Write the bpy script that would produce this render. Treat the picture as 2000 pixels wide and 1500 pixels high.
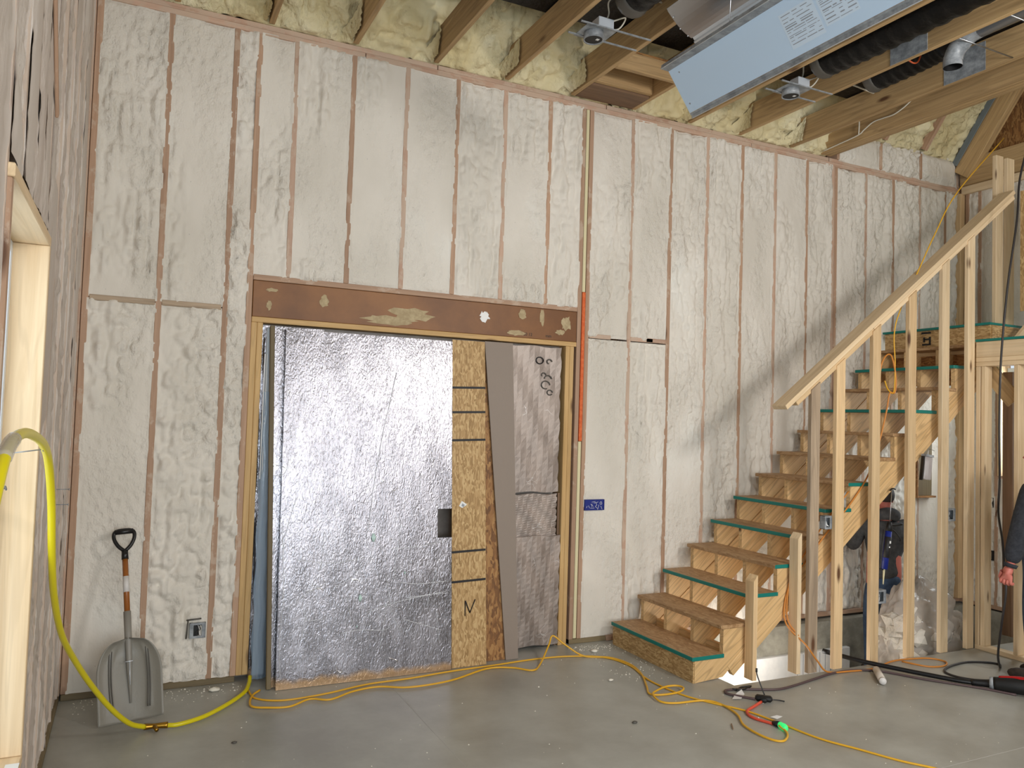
import bpy, bmesh, math, random
import numpy as np
from mathutils import Vector, Matrix
random.seed(7)
for o in list(bpy.data.objects): bpy.data.objects.remove(o)
SC = bpy.context.scene
COL = SC.collection

# ---------------------------------------------------------------- camera
FPX, YAW, PIT, ROL, CZ = 1535.02, 0.449449, 0.0433473, 0.0306816, 1.8144
fw = Vector((math.sin(YAW)*math.cos(PIT), math.cos(YAW)*math.cos(PIT), math.sin(PIT)))
r0 = Vector((math.cos(YAW), -math.sin(YAW), 0)); u0 = r0.cross(fw)
rr = r0*math.cos(ROL)+u0*math.sin(ROL); uu = -r0*math.sin(ROL)+u0*math.cos(ROL)
cd = bpy.data.cameras.new('camera'); cam = bpy.data.objects.new('camera', cd); COL.objects.link(cam)
cam.matrix_world = Matrix(((rr.x, uu.x, -fw.x, 0), (rr.y, uu.y, -fw.y, 0), (rr.z, uu.z, -fw.z, CZ), (0, 0, 0, 1)))
cd.sensor_width = 36; cd.sensor_fit = 'HORIZONTAL'; cd.lens = FPX/2000*36; cd.clip_start = .02
SC.camera = cam

# ---------------------------------------------------------------- world, lights, exposure
W = bpy.data.worlds.new('world'); SC.world = W; W.use_nodes = True
wn = W.node_tree.nodes; bg = wn['Background']
bg.inputs[0].default_value = (.80, .90, 1.0, 1); bg.inputs[1].default_value = 1.1
def area(name, loc, tgt, sx, sy, power, color):
    l = bpy.data.lights.new(name, 'AREA'); l.shape = 'RECTANGLE'; l.size = sx; l.size_y = sy
    l.energy = power; l.color = color
    o = bpy.data.objects.new(name, l); COL.objects.link(o); o.location = loc
    o.rotation_euler = (Vector(tgt)-Vector(loc)).to_track_quat('-Z', 'Y').to_euler()
    return o
area('daylight_through_front_windows', (2.95, -3.85, 2.65), (2.95, 5, 2.2), 4.6, 3.3, 250, (1, .98, .95))
area('daylight_through_left_rear_windows', (-.22, -1.5, 1.7), (4, .6, 2.2), 2.2, 1.7, 190, (.74, .89, 1))
area('hanging_work_light', (4.25, .2, 3.32), (3.6, 5.5, 1.9), .5, .45, 95, (1, .97, .93))
area('daylight_through_side_door', (.6, -3.85, 1.5), (1.2, 5, 1.2), 1.4, 2.0, 60, (.86, .95, 1))
area('daylight_through_left_window', (-.62, 3.02, 1.5), (2, 3.3, 1.2), .8, 1.8, 12, (.85, .94, 1))
area('daylight_through_end_window', (8.3, 4.6, 2.1), (6, 4.7, 1.2), .8, 1.4, 45, (.9, .96, 1))
def point(name, loc, power, color, rad):
    l = bpy.data.lights.new(name, 'POINT'); l.energy = power; l.color = color; l.shadow_soft_size = rad
    o = bpy.data.objects.new(name, l); COL.objects.link(o); o.location = loc; return o
point('work_lamp_in_the_stair_pit', (4.75, 4.95, -.2), 26, (1, .95, .88), .12)
vs = SC.view_settings
vs.view_transform = 'Standard'; vs.look = 'None'; vs.gamma = 1; vs.use_curve_mapping = False; vs.exposure = -0.3
SC.render.film_transparent = False
SC.cycles.max_bounces = 6; SC.cycles.diffuse_bounces = 4

# ---------------------------------------------------------------- noise
def _hash(ix, iy, s):
    n = (ix.astype(np.int64)*374761393+iy.astype(np.int64)*668265263+int(s)*1442695041) & 0xFFFFFFFF
    n = ((n ^ (n >> 13))*1274126177) & 0xFFFFFFFF
    return ((n ^ (n >> 16)) & 0xFFFF)/65535.0
def vn(x, y, s=0):
    ix = np.floor(x); iy = np.floor(y); fx = x-ix; fy = y-iy
    fx = fx*fx*(3-2*fx); fy = fy*fy*(3-2*fy)
    a = _hash(ix, iy, s); b = _hash(ix+1, iy, s); c = _hash(ix, iy+1, s); d = _hash(ix+1, iy+1, s)
    return (a*(1-fx)+b*fx)*(1-fy)+(c*(1-fx)+d*fx)*fy
def sst(a, b, x):
    t = np.clip((x-a)/(b-a), 0, 1); return t*t*(3-2*t)

# ---------------------------------------------------------------- object helpers
def setp(o, parent):
    if parent is not None:
        o.parent = parent
        o.matrix_parent_inverse = WM(parent).inverted()
def WM(o):
    if o.parent is None: return o.matrix_basis.copy()
    return WM(o.parent) @ o.matrix_parent_inverse @ o.matrix_basis
def tag(o, label=None, cat=None, group=None, kind=None):
    if label: o['label'] = label
    if cat: o['category'] = cat
    if group: o['group'] = group
    if kind: o['kind'] = kind
    return o
def empty(name, loc=(0, 0, 0), **k):
    o = bpy.data.objects.new(name, None); COL.objects.link(o); o.location = loc; o.empty_display_size = .1
    return tag(o, **k)
def mobj(name, verts, faces, mat, parent=None, smooth=False, mats=None, mi=None, **k):
    me = bpy.data.meshes.new(name)
    if isinstance(verts, np.ndarray): verts = verts.tolist()
    if isinstance(faces, np.ndarray): faces = faces.tolist()
    me.from_pydata(verts, [], faces)
    for m in (mats or [mat]): me.materials.append(m)
    if mi is not None: me.polygons.foreach_set('material_index', mi)
    if smooth: me.polygons.foreach_set('use_smooth', [True]*len(me.polygons))
    me.update()
    o = bpy.data.objects.new(name, me); COL.objects.link(o); setp(o, parent)
    return tag(o, **k)
def bmobj(name, bm, mat, parent=None, smooth=False, mats=None, M=None, **k):
    me = bpy.data.meshes.new(name); bm.to_mesh(me); bm.free()
    for m in (mats or [mat]): me.materials.append(m)
    if smooth: me.polygons.foreach_set('use_smooth', [True]*len(me.polygons))
    o = bpy.data.objects.new(name, me); COL.objects.link(o)
    if M is not None: o.matrix_basis = M
    setp(o, parent)
    return tag(o, **k)
def add_box(bm, lo, hi, bev=0, mi=0):
    r = bmesh.ops.create_cube(bm, size=1); vs_ = r['verts']
    for v in vs_:
        v.co = Vector([lo[i]+(v.co[i]+.5)*(hi[i]-lo[i]) for i in range(3)])
    fs = set(f for v in vs_ for f in v.link_faces)
    for f in fs: f.material_index = mi
    if bev:
        es = list(set(e for v in vs_ for e in v.link_edges))
        bmesh.ops.bevel(bm, geom=es, offset=bev, segments=1, affect='EDGES')
def box(name, lo, hi, mat, parent=None, bev=.003, **k):
    "axis aligned block; mesh is local to its centre, length runs along its longest side in z of the mesh"
    c = [(a+b)/2 for a, b in zip(lo, hi)]; d = [abs(b-a) for a, b in zip(lo, hi)]
    ax = d.index(max(d))
    if ax == 2: R = Matrix.Identity(3); s = (d[0], d[1], d[2])
    elif ax == 0: R = Matrix(((0, 0, 1), (1, 0, 0), (0, 1, 0))); s = (d[1], d[2], d[0])
    else: R = Matrix(((0, 1, 0), (0, 0, 1), (1, 0, 0))); s = (d[2], d[0], d[1])
    M = R.to_4x4(); M.translation = Vector(c)
    bm = bmesh.new(); add_box(bm, [-x/2 for x in s], [x/2 for x in s], min(bev, min(d)*.3))
    return bmobj(name, bm, mat, parent, M=M, **k)
def board(name, p0, p1, w, d, nrm, mat, parent=None, bev=.003, cut0=0, cut1=0, **k):
    "board from p0 to p1; w wide across nrm, d thick along nrm"
    p0 = Vector(p0); p1 = Vector(p1); z = (p1-p0); L = z.length; z.normalize()
    y = Vector(nrm); y = (y-z*y.dot(z)).normalized(); x = y.cross(z)
    M = Matrix(((x.x, y.x, z.x, p0.x), (x.y, y.y, z.y, p0.y), (x.z, y.z, z.z, p0.z), (0, 0, 0, 1)))
    bm = bmesh.new(); add_box(bm, (-w/2, -d/2, 0), (w/2, d/2, L), min(bev, min(w, d)*.3))
    if cut0 or cut1:
        for v in bm.verts:
            if v.co.z < L*.1: v.co.z += cut0*(v.co.x/w+.5)
            elif v.co.z > L*.9: v.co.z += cut1*(v.co.x/w+.5)
    return bmobj(name, bm, mat, parent, M=M, **k)
def crm(pts, n=8):
    P = [np.array(p, float) for p in pts]; P = [2*P[0]-P[1]]+P+[2*P[-1]-P[-2]]; out = []
    for i in range(1, len(P)-2):
        for k in range(n):
            t = k/n
            out.append(.5*((2*P[i])+(P[i+1]-P[i-1])*t+(2*P[i-1]-5*P[i]+4*P[i+1]-P[i+2])*t*t+(3*P[i]-P[i-1]-3*P[i+1]+P[i+2])*t**3))
    out.append(P[-2]); return np.array(out)
def tube_vf(pts, r, seg=8, caps=True):
    P = np.array(pts, float); n = len(P); R = np.full(n, r) if np.isscalar(r) else np.array(r, float)
    T = np.gradient(P, axis=0); T /= np.maximum(np.linalg.norm(T, axis=1, keepdims=True), 1e-9)
    a = np.array([0, 0, 1.]) if abs(T[0][2]) < .9 else np.array([1., 0, 0])
    N = np.cross(T[0], a); N /= np.linalg.norm(N); V = []
    for i in range(n):
        N = N-T[i]*N.dot(T[i]); N /= max(np.linalg.norm(N), 1e-9); B = np.cross(T[i], N)
        for k in range(seg):
            t = 2*math.pi*k/seg; V.append(P[i]+R[i]*(math.cos(t)*N+math.sin(t)*B))
    F = [(i*seg+k, i*seg+(k+1) % seg, (i+1)*seg+(k+1) % seg, (i+1)*seg+k) for i in range(n-1) for k in range(seg)]
    if caps: F += [tuple(range(seg))[::-1], tuple(range((n-1)*seg, n*seg))]
    return [tuple(v) for v in V], F
def tube(name, pts, r, mat, parent=None, seg=8, n=6, smooth=True, **k):
    P = crm(pts, n) if n > 1 and len(pts) > 2 else np.array(pts, float)
    if not np.isscalar(r): r = np.interp(np.linspace(0, 1, len(P)), np.linspace(0, 1, len(r)), r)
    v, f = tube_vf(P, r, seg); return mobj(name, v, f, mat, parent, smooth, **k)
def joinvf(L):
    V = []; F = []
    for v, f in L:
        o = len(V); V += list(v); F += [tuple(i+o for i in q) for q in f]
    return V, F
def grid(nu, nv):
    i = np.arange(nu-1)[:, None]; j = np.arange(nv-1)[None, :]
    a = i*nv+j; return np.stack([a, a+nv, a+nv+1, a+1], -1).reshape(-1, 4)

# ---------------------------------------------------------------- materials
def nt(name):
    m = bpy.data.materials.new(name); m.use_nodes = True; t = m.node_tree
    return m, t, t.nodes['Principled BSDF']
def N(t, kind, **k):
    n = t.nodes.new(kind)
    for a, b in k.items():
        if a.startswith('_'): setattr(n, a[1:], b)
        else: n.inputs[a.replace('__', ' ')].default_value = b
    return n
def s2l(c): return tuple((x/255/12.92 if x/255 <= .04045 else ((x/255+.055)/1.055)**2.4) for x in c)+(1,)
def plain(name, c, rough=.6, metal=0, bump=0, bs=60, spec=.5, **k):
    m, t, b = nt(name); b.inputs['Base Color'].default_value = s2l(c); b.inputs['Roughness'].default_value = rough
    b.inputs['Metallic'].default_value = metal; b.inputs['Specular IOR Level'].default_value = spec
    if bump:
        no = N(t, 'ShaderNodeTexNoise', Scale=bs, Detail=4.); bu = N(t, 'ShaderNodeBump', Strength=bump, Distance=.01)
        tc = N(t, 'ShaderNodeTexCoord'); t.links.new(tc.outputs['Object'], no.inputs['Vector'])
        t.links.new(no.outputs[0], bu.inputs['Height']); t.links.new(bu.outputs[0], b.inputs['Normal'])
    for a, v in k.items(): b.inputs[a.replace('__', ' ')].default_value = v
    return m
def ramp(t, stops):
    r = t.nodes.new('ShaderNodeValToRGB'); e = r.color_ramp.elements
    while len(e) < len(stops): e.new(.5)
    for i, (p, c) in enumerate(stops): e[i].position = p; e[i].color = c
    return r
def mapped(t, scale, rand=True, coord='Object'):
    tc = N(t, 'ShaderNodeTexCoord'); mp = t.nodes.new('ShaderNodeMapping'); mp.inputs['Scale'].default_value = scale
    if rand:
        oi = N(t, 'ShaderNodeObjectInfo'); ml = N(t, 'ShaderNodeMath', _operation='MULTIPLY'); ml.inputs[1].default_value = 37
        t.links.new(oi.outputs['Random'], ml.inputs[0]); cx = N(t, 'ShaderNodeCombineXYZ')
        for i in range(3): t.links.new(ml.outputs[0], cx.inputs[i])
        ad = N(t, 'ShaderNodeVectorMath', _operation='ADD'); t.links.new(tc.outputs[coord], ad.inputs[0]); t.links.new(cx.outputs[0], ad.inputs[1])
        t.links.new(ad.outputs[0], mp.inputs[0])
    else: t.links.new(tc.outputs[coord], mp.inputs[0])
    return mp
def mix(t, a, b, f, mode='MIX'):
    m = N(t, 'ShaderNodeMix', _data_type='RGBA', _blend_type=mode)
    for s, v in ((m.inputs[6], a), (m.inputs[7], b), (m.inputs[0], f)):
        if hasattr(v, 'links') or hasattr(v, 'is_output'): t.links.new(v, s)
        else: s.default_value = v
    return m.outputs[2]
def wood(name, c1, c2, knot=(95, 62, 38), rough=.65, grain=1., spray=0, knots=.085, ring=.5):
    m, t, b = nt(name)
    mp = mapped(t, (26, 26, 1.1)); n1 = N(t, 'ShaderNodeTexNoise', Scale=1., Detail=5., Roughness=.6, Distortion=.6)
    t.links.new(mp.outputs[0], n1.inputs['Vector'])
    r1 = ramp(t, [(.32, s2l(c1)), (.68, s2l(c2))]); t.links.new(n1.outputs[0], r1.inputs[0])
    mp2 = mapped(t, (9, 9, .55)); n2 = N(t, 'ShaderNodeTexNoise', Scale=1., Detail=2., Distortion=.3); t.links.new(mp2.outputs[0], n2.inputs['Vector'])
    mu = N(t, 'ShaderNodeMath', _operation='MULTIPLY'); mu.inputs[1].default_value = 60; t.links.new(n2.outputs[0], mu.inputs[0])
    sn = N(t, 'ShaderNodeMath', _operation='SINE'); t.links.new(mu.outputs[0], sn.inputs[0])
    rg = ramp(t, [(.35, (0, 0, 0, 1)), (1, (1, 1, 1, 1))]); t.links.new(sn.outputs[0], rg.inputs[0])
    fm = N(t, 'ShaderNodeMath', _operation='MULTIPLY'); fm.inputs[1].default_value = .34*ring; t.links.new(rg.outputs[0], fm.inputs[0])
    dark = tuple(x*.72 for x in c1)
    col = mix(t, r1.outputs[0], s2l(dark), fm.outputs[0])
    mp3 = mapped(t, (5, 5, 1.5)); vo = N(t, 'ShaderNodeTexVoronoi', Scale=1.); t.links.new(mp3.outputs[0], vo.inputs['Vector'])
    rk = ramp(t, [(knots*.6, (1, 1, 1, 1)), (knots*1.5, (0, 0, 0, 1))]); t.links.new(vo.outputs['Distance'], rk.inputs[0])
    col = mix(t, col, s2l(knot), rk.outputs[0])
    oi = N(t, 'ShaderNodeObjectInfo'); hv = N(t, 'ShaderNodeHueSaturation'); mr = N(t, 'ShaderNodeMapRange'); t.links.new(oi.outputs['Random'], mr.inputs[0])
    mr.inputs[3].default_value = .88; mr.inputs[4].default_value = 1.1
    t.links.new(mr.outputs[0], hv.inputs['Value']); t.links.new(col, hv.inputs['Color']); col = hv.outputs[0]
    if spray:
        mps = mapped(t, (7, 7, 5), True); ns = N(t, 'ShaderNodeTexNoise', Scale=1., Detail=6., Roughness=.7); t.links.new(mps.outputs[0], ns.inputs['Vector'])
        rs = ramp(t, [(.62-spray*.2, (0, 0, 0, 1)), (.68-spray*.2, (1, 1, 1, 1))]); t.links.new(ns.outputs[0], rs.inputs[0])
        f2 = N(t, 'ShaderNodeMath', _operation='MULTIPLY'); f2.inputs[1].default_value = .55; t.links.new(rs.outputs[0], f2.inputs[0])
        col = mix(t, col, s2l((196, 176, 156)), f2.outputs[0])
    t.links.new(col, b.inputs['Base Color']); b.inputs['Roughness'].default_value = rough
    bu = N(t, 'ShaderNodeBump', Strength=.25, Distance=.002); t.links.new(n1.outputs[0], bu.inputs['Height']); t.links.new(bu.outputs[0], b.inputs['Normal'])
    return m
def foam(name, ca, cb, cc, bump=1., sc=1.):
    m, t, b = nt(name)
    mp = mapped(t, (1.3*sc, 1.3*sc, .7*sc), False); n = N(t, 'ShaderNodeTexNoise', Scale=1.6, Detail=3.); t.links.new(mp.outputs[0], n.inputs['Vector'])
    r = ramp(t, [(.35, s2l(ca)), (.6, s2l(cb)), (.75, s2l(cc))]); t.links.new(n.outputs[0], r.inputs[0])
    mp2 = mapped(t, (26*sc, 26*sc, 18*sc), False); v = N(t, 'ShaderNodeTexVoronoi', Scale=1., _feature='SMOOTH_F1'); t.links.new(mp2.outputs[0], v.inputs['Vector'])
    mp3 = mapped(t, (90, 90, 60), False); n3 = N(t, 'ShaderNodeTexNoise', Scale=1., Detail=4.); t.links.new(mp3.outputs[0], n3.inputs['Vector'])
    a = N(t, 'ShaderNodeMath', _operation='MULTIPLY_ADD'); a.inputs[1].default_value = .5; t.links.new(n3.outputs[0], a.inputs[0]); t.links.new(v.outputs[0], a.inputs[2])
    msk = N(t, 'ShaderNodeTexNoise', Scale=2.2, Detail=2.); mp4 = mapped(t, (1.6, 1.6, .5), False); t.links.new(mp4.outputs[0], msk.inputs['Vector'])
    rm = ramp(t, [(.4, (.15, .15, .15, 1)), (.6, (1, 1, 1, 1))]); t.links.new(msk.outputs[0], rm.inputs[0])
    st = N(t, 'ShaderNodeMath', _operation='MULTIPLY'); st.inputs[1].default_value = bump; t.links.new(rm.outputs[0], st.inputs[0])
    bu = N(t, 'ShaderNodeBump', Distance=.018); t.links.new(st.outputs[0], bu.inputs['Strength']); t.links.new(a.outputs[0], bu.inputs['Height'])
    t.links.new(bu.outputs[0], b.inputs['Normal']); b.inputs['Roughness'].default_value = .75; b.inputs['Specular IOR Level'].default_value = .25
    # tiny dark pits and crumbs
    mp5 = mapped(t, (16, 16, 12), False); v5 = N(t, 'ShaderNodeTexVoronoi', Scale=1.); t.links.new(mp5.outputs[0], v5.inputs['Vector'])
    r5 = ramp(t, [(.035, (1, 1, 1, 1)), (.07, (0, 0, 0, 1))]); t.links.new(v5.outputs['Distance'], r5.inputs[0])
    f5 = N(t, 'ShaderNodeMath', _operation='MULTIPLY'); f5.inputs[1].default_value = .35; t.links.new(r5.outputs[0], f5.inputs[0])
    col = mix(t, r.outputs[0], s2l(tuple(x*.7 for x in ca)), f5.outputs[0])
    t.links.new(col, b.inputs['Base Color'])
    return m
def osbm(name, ca, cb, cc, sc=1.):
    m, t, b = nt(name)
    mp = mapped(t, (70*sc, 70*sc, 18*sc)); v = N(t, 'ShaderNodeTexVoronoi', Scale=1., Randomness=1.); 
    nz = N(t, 'ShaderNodeTexNoise', Scale=9., Detail=2.); tc = N(t, 'ShaderNodeTexCoord'); t.links.new(tc.outputs['Object'], nz.inputs['Vector'])
    av = N(t, 'ShaderNodeVectorMath', _operation='MULTIPLY_ADD'); av.inputs[1].default_value = (5, 5, 5)
    t.links.new(nz.outputs['Color'], av.inputs[0]); t.links.new(mp.outputs[0], av.inputs[2]); t.links.new(av.outputs[0], v.inputs['Vector'])
    bw = N(t, 'ShaderNodeSeparateColor'); t.links.new(v.outputs['Color'], bw.inputs[0])
    r = ramp(t, [(.05, s2l(ca)), (.5, s2l(cb)), (.95, s2l(cc))]); t.links.new(bw.outputs[0], r.inputs[0])
    t.links.new(r.outputs[0], b.inputs['Base Color']); b.inputs['Roughness'].default_value = .6
    bu = N(t, 'ShaderNodeBump', Strength=.35, Distance=.003); t.links.new(bw.outputs[0], bu.inputs['Height']); t.links.new(bu.outputs[0], b.inputs['Normal'])
    return m
def patchy(name, ca, cb, rough=.7, sc=2., pos=(.4, .65), bump=.15, spk=None, rr_=None):
    m, t, b = nt(name); mp = mapped(t, (sc, sc, sc), False); n = N(t, 'ShaderNodeTexNoise', Scale=1., Detail=8., Roughness=.65); t.links.new(mp.outputs[0], n.inputs['Vector'])
    r = ramp(t, [(pos[0], s2l(ca)), (pos[1], s2l(cb))]); t.links.new(n.outputs[0], r.inputs[0]); col = r.outputs[0]
    if spk:
        mp2 = mapped(t, (spk[1],)*3, False); v = N(t, 'ShaderNodeTexVoronoi', Scale=1.); t.links.new(mp2.outputs[0], v.inputs['Vector'])
        r2 = ramp(t, [(spk[2], (1, 1, 1, 1)), (spk[2]*1.3, (0, 0, 0, 1))]); t.links.new(v.outputs['Distance'], r2.inputs[0]); col = mix(t, col, s2l(spk[0]), r2.outputs[0])
    t.links.new(col, b.inputs['Base Color']); b.inputs['Roughness'].default_value = rough
    if rr_:
        q = N(t, 'ShaderNodeMapRange'); q.inputs[3].default_value = rr_[0]; q.inputs[4].default_value = rr_[1]; t.links.new(n.outputs[0], q.inputs[0]); t.links.new(q.outputs[0], b.inputs['Roughness'])
    bu = N(t, 'ShaderNodeBump', Strength=bump, Distance=.01); t.links.new(n.outputs[0], bu.inputs['Height']); t.links.new(bu.outputs[0], b.inputs['Normal'])
    return m
def foil(name, tint=(152, 150, 156), rough=.24, wr=1., stain=True):
    m, t, b = nt(name); b.inputs['Metallic'].default_value = 1
    mp = mapped(t, (1, 1, 1), False)
    n1 = N(t, 'ShaderNodeTexNoise', Scale=58., Detail=2., Distortion=1.4); n2 = N(t, 'ShaderNodeTexNoise', Scale=5., Detail=3.); n3 = N(t, 'ShaderNodeTexVoronoi', Scale=5.5, _feature='DISTANCE_TO_EDGE')
    mps = mapped(t, (1, 1, .45), False); mpa = t.nodes.new('ShaderNodeMapping'); mpa.inputs['Rotation'].default_value = (0, .6, 0); mpa.inputs['Scale'].default_value = (1, 1, .45)
    t.links.new(mp.outputs[0], mpa.inputs[0]); t.links.new(mpa.outputs[0], n1.inputs['Vector']); t.links.new(mps.outputs[0], n2.inputs['Vector'])
    nz = N(t, 'ShaderNodeTexNoise', Scale=3., Detail=3.); t.links.new(mp.outputs[0], nz.inputs['Vector'])
    av = N(t, 'ShaderNodeVectorMath', _operation='MULTIPLY_ADD'); av.inputs[1].default_value = (.35, .35, .9); t.links.new(nz.outputs['Color'], av.inputs[0]); t.links.new(mps.outputs[0], av.inputs[2]); t.links.new(av.outputs[0], n3.inputs['Vector'])
    cr = ramp(t, [(0, (1, 1, 1, 1)), (.012, (0, 0, 0, 1))]); t.links.new(n3.outputs['Distance'], cr.inputs[0])
    crn = N(t, 'ShaderNodeTexNoise', Scale=4.); t.links.new(mp.outputs[0], crn.inputs['Vector']); crr = ramp(t, [(.62, (0, 0, 0, 1)), (.68, (1, 1, 1, 1))]); t.links.new(crn.outputs[0], crr.inputs[0])
    cm = N(t, 'ShaderNodeMath', _operation='MULTIPLY'); t.links.new(cr.outputs[0], cm.inputs[0]); t.links.new(crr.outputs[0], cm.inputs[1])
    a = N(t, 'ShaderNodeMath', _operation='MULTIPLY_ADD'); a.inputs[1].default_value = 1.3; t.links.new(n2.outputs[0], a.inputs[0]); t.links.new(n1.outputs[0], a.inputs[2])
    a2 = N(t, 'ShaderNodeMath', _operation='MULTIPLY_ADD'); a2.inputs[1].default_value = .5; t.links.new(cm.outputs[0], a2.inputs[0]); t.links.new(a.outputs[0], a2.inputs[2])
    bu = N(t, 'ShaderNodeBump', Strength=.62*wr, Distance=.0045); t.links.new(a2.outputs[0], bu.inputs['Height']); t.links.new(bu.outputs[0], b.inputs['Normal'])
    ns = N(t, 'ShaderNodeTexNoise', Scale=9., Detail=5.); t.links.new(mpa.outputs[0], ns.inputs['Vector'])
    rc = ramp(t, [(.4, s2l(tuple(x*.86 for x in tint))), (.62, s2l(tint))]); t.links.new(ns.outputs[0], rc.inputs[0]); col = rc.outputs[0]
    col = mix(t, col, s2l((240, 240, 240)), cm.outputs[0])
    if stain:
        sp = N(t, 'ShaderNodeSeparateXYZ'); tc = N(t, 'ShaderNodeTexCoord'); t.links.new(tc.outputs['Object'], sp.inputs[0])
        ad = N(t, 'ShaderNodeMath', _operation='MULTIPLY_ADD'); ad.inputs[1].default_value = .09; t.links.new(ns.outputs[0], ad.inputs[0]); t.links.new(sp.outputs[2], ad.inputs[2])
        rs = ramp(t, [(.075, (1, 1, 1, 1)), (.11, (0, 0, 0, 1))]); t.links.new(ad.outputs[0], rs.inputs[0])
        f = N(t, 'ShaderNodeMath', _operation='MULTIPLY'); f.inputs[1].default_value = .6; t.links.new(rs.outputs[0], f.inputs[0])
        col = mix(t, col, s2l((205, 160, 95)), f.outputs[0])
        im = N(t, 'ShaderNodeMath', _operation='SUBTRACT'); im.inputs[0].default_value = 1; t.links.new(f.outputs[0], im.inputs[1]); t.links.new(im.outputs[0], b.inputs['Metallic'])
    t.links.new(col, b.inputs['Base Color'])
    mr = N(t, 'ShaderNodeMapRange'); mr.inputs[3].default_value = rough*.75; mr.inputs[4].default_value = rough*1.4; t.links.new(ns.outputs[0], mr.inputs[0]); t.links.new(mr.outputs[0], b.inputs['Roughness'])
    return m
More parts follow.
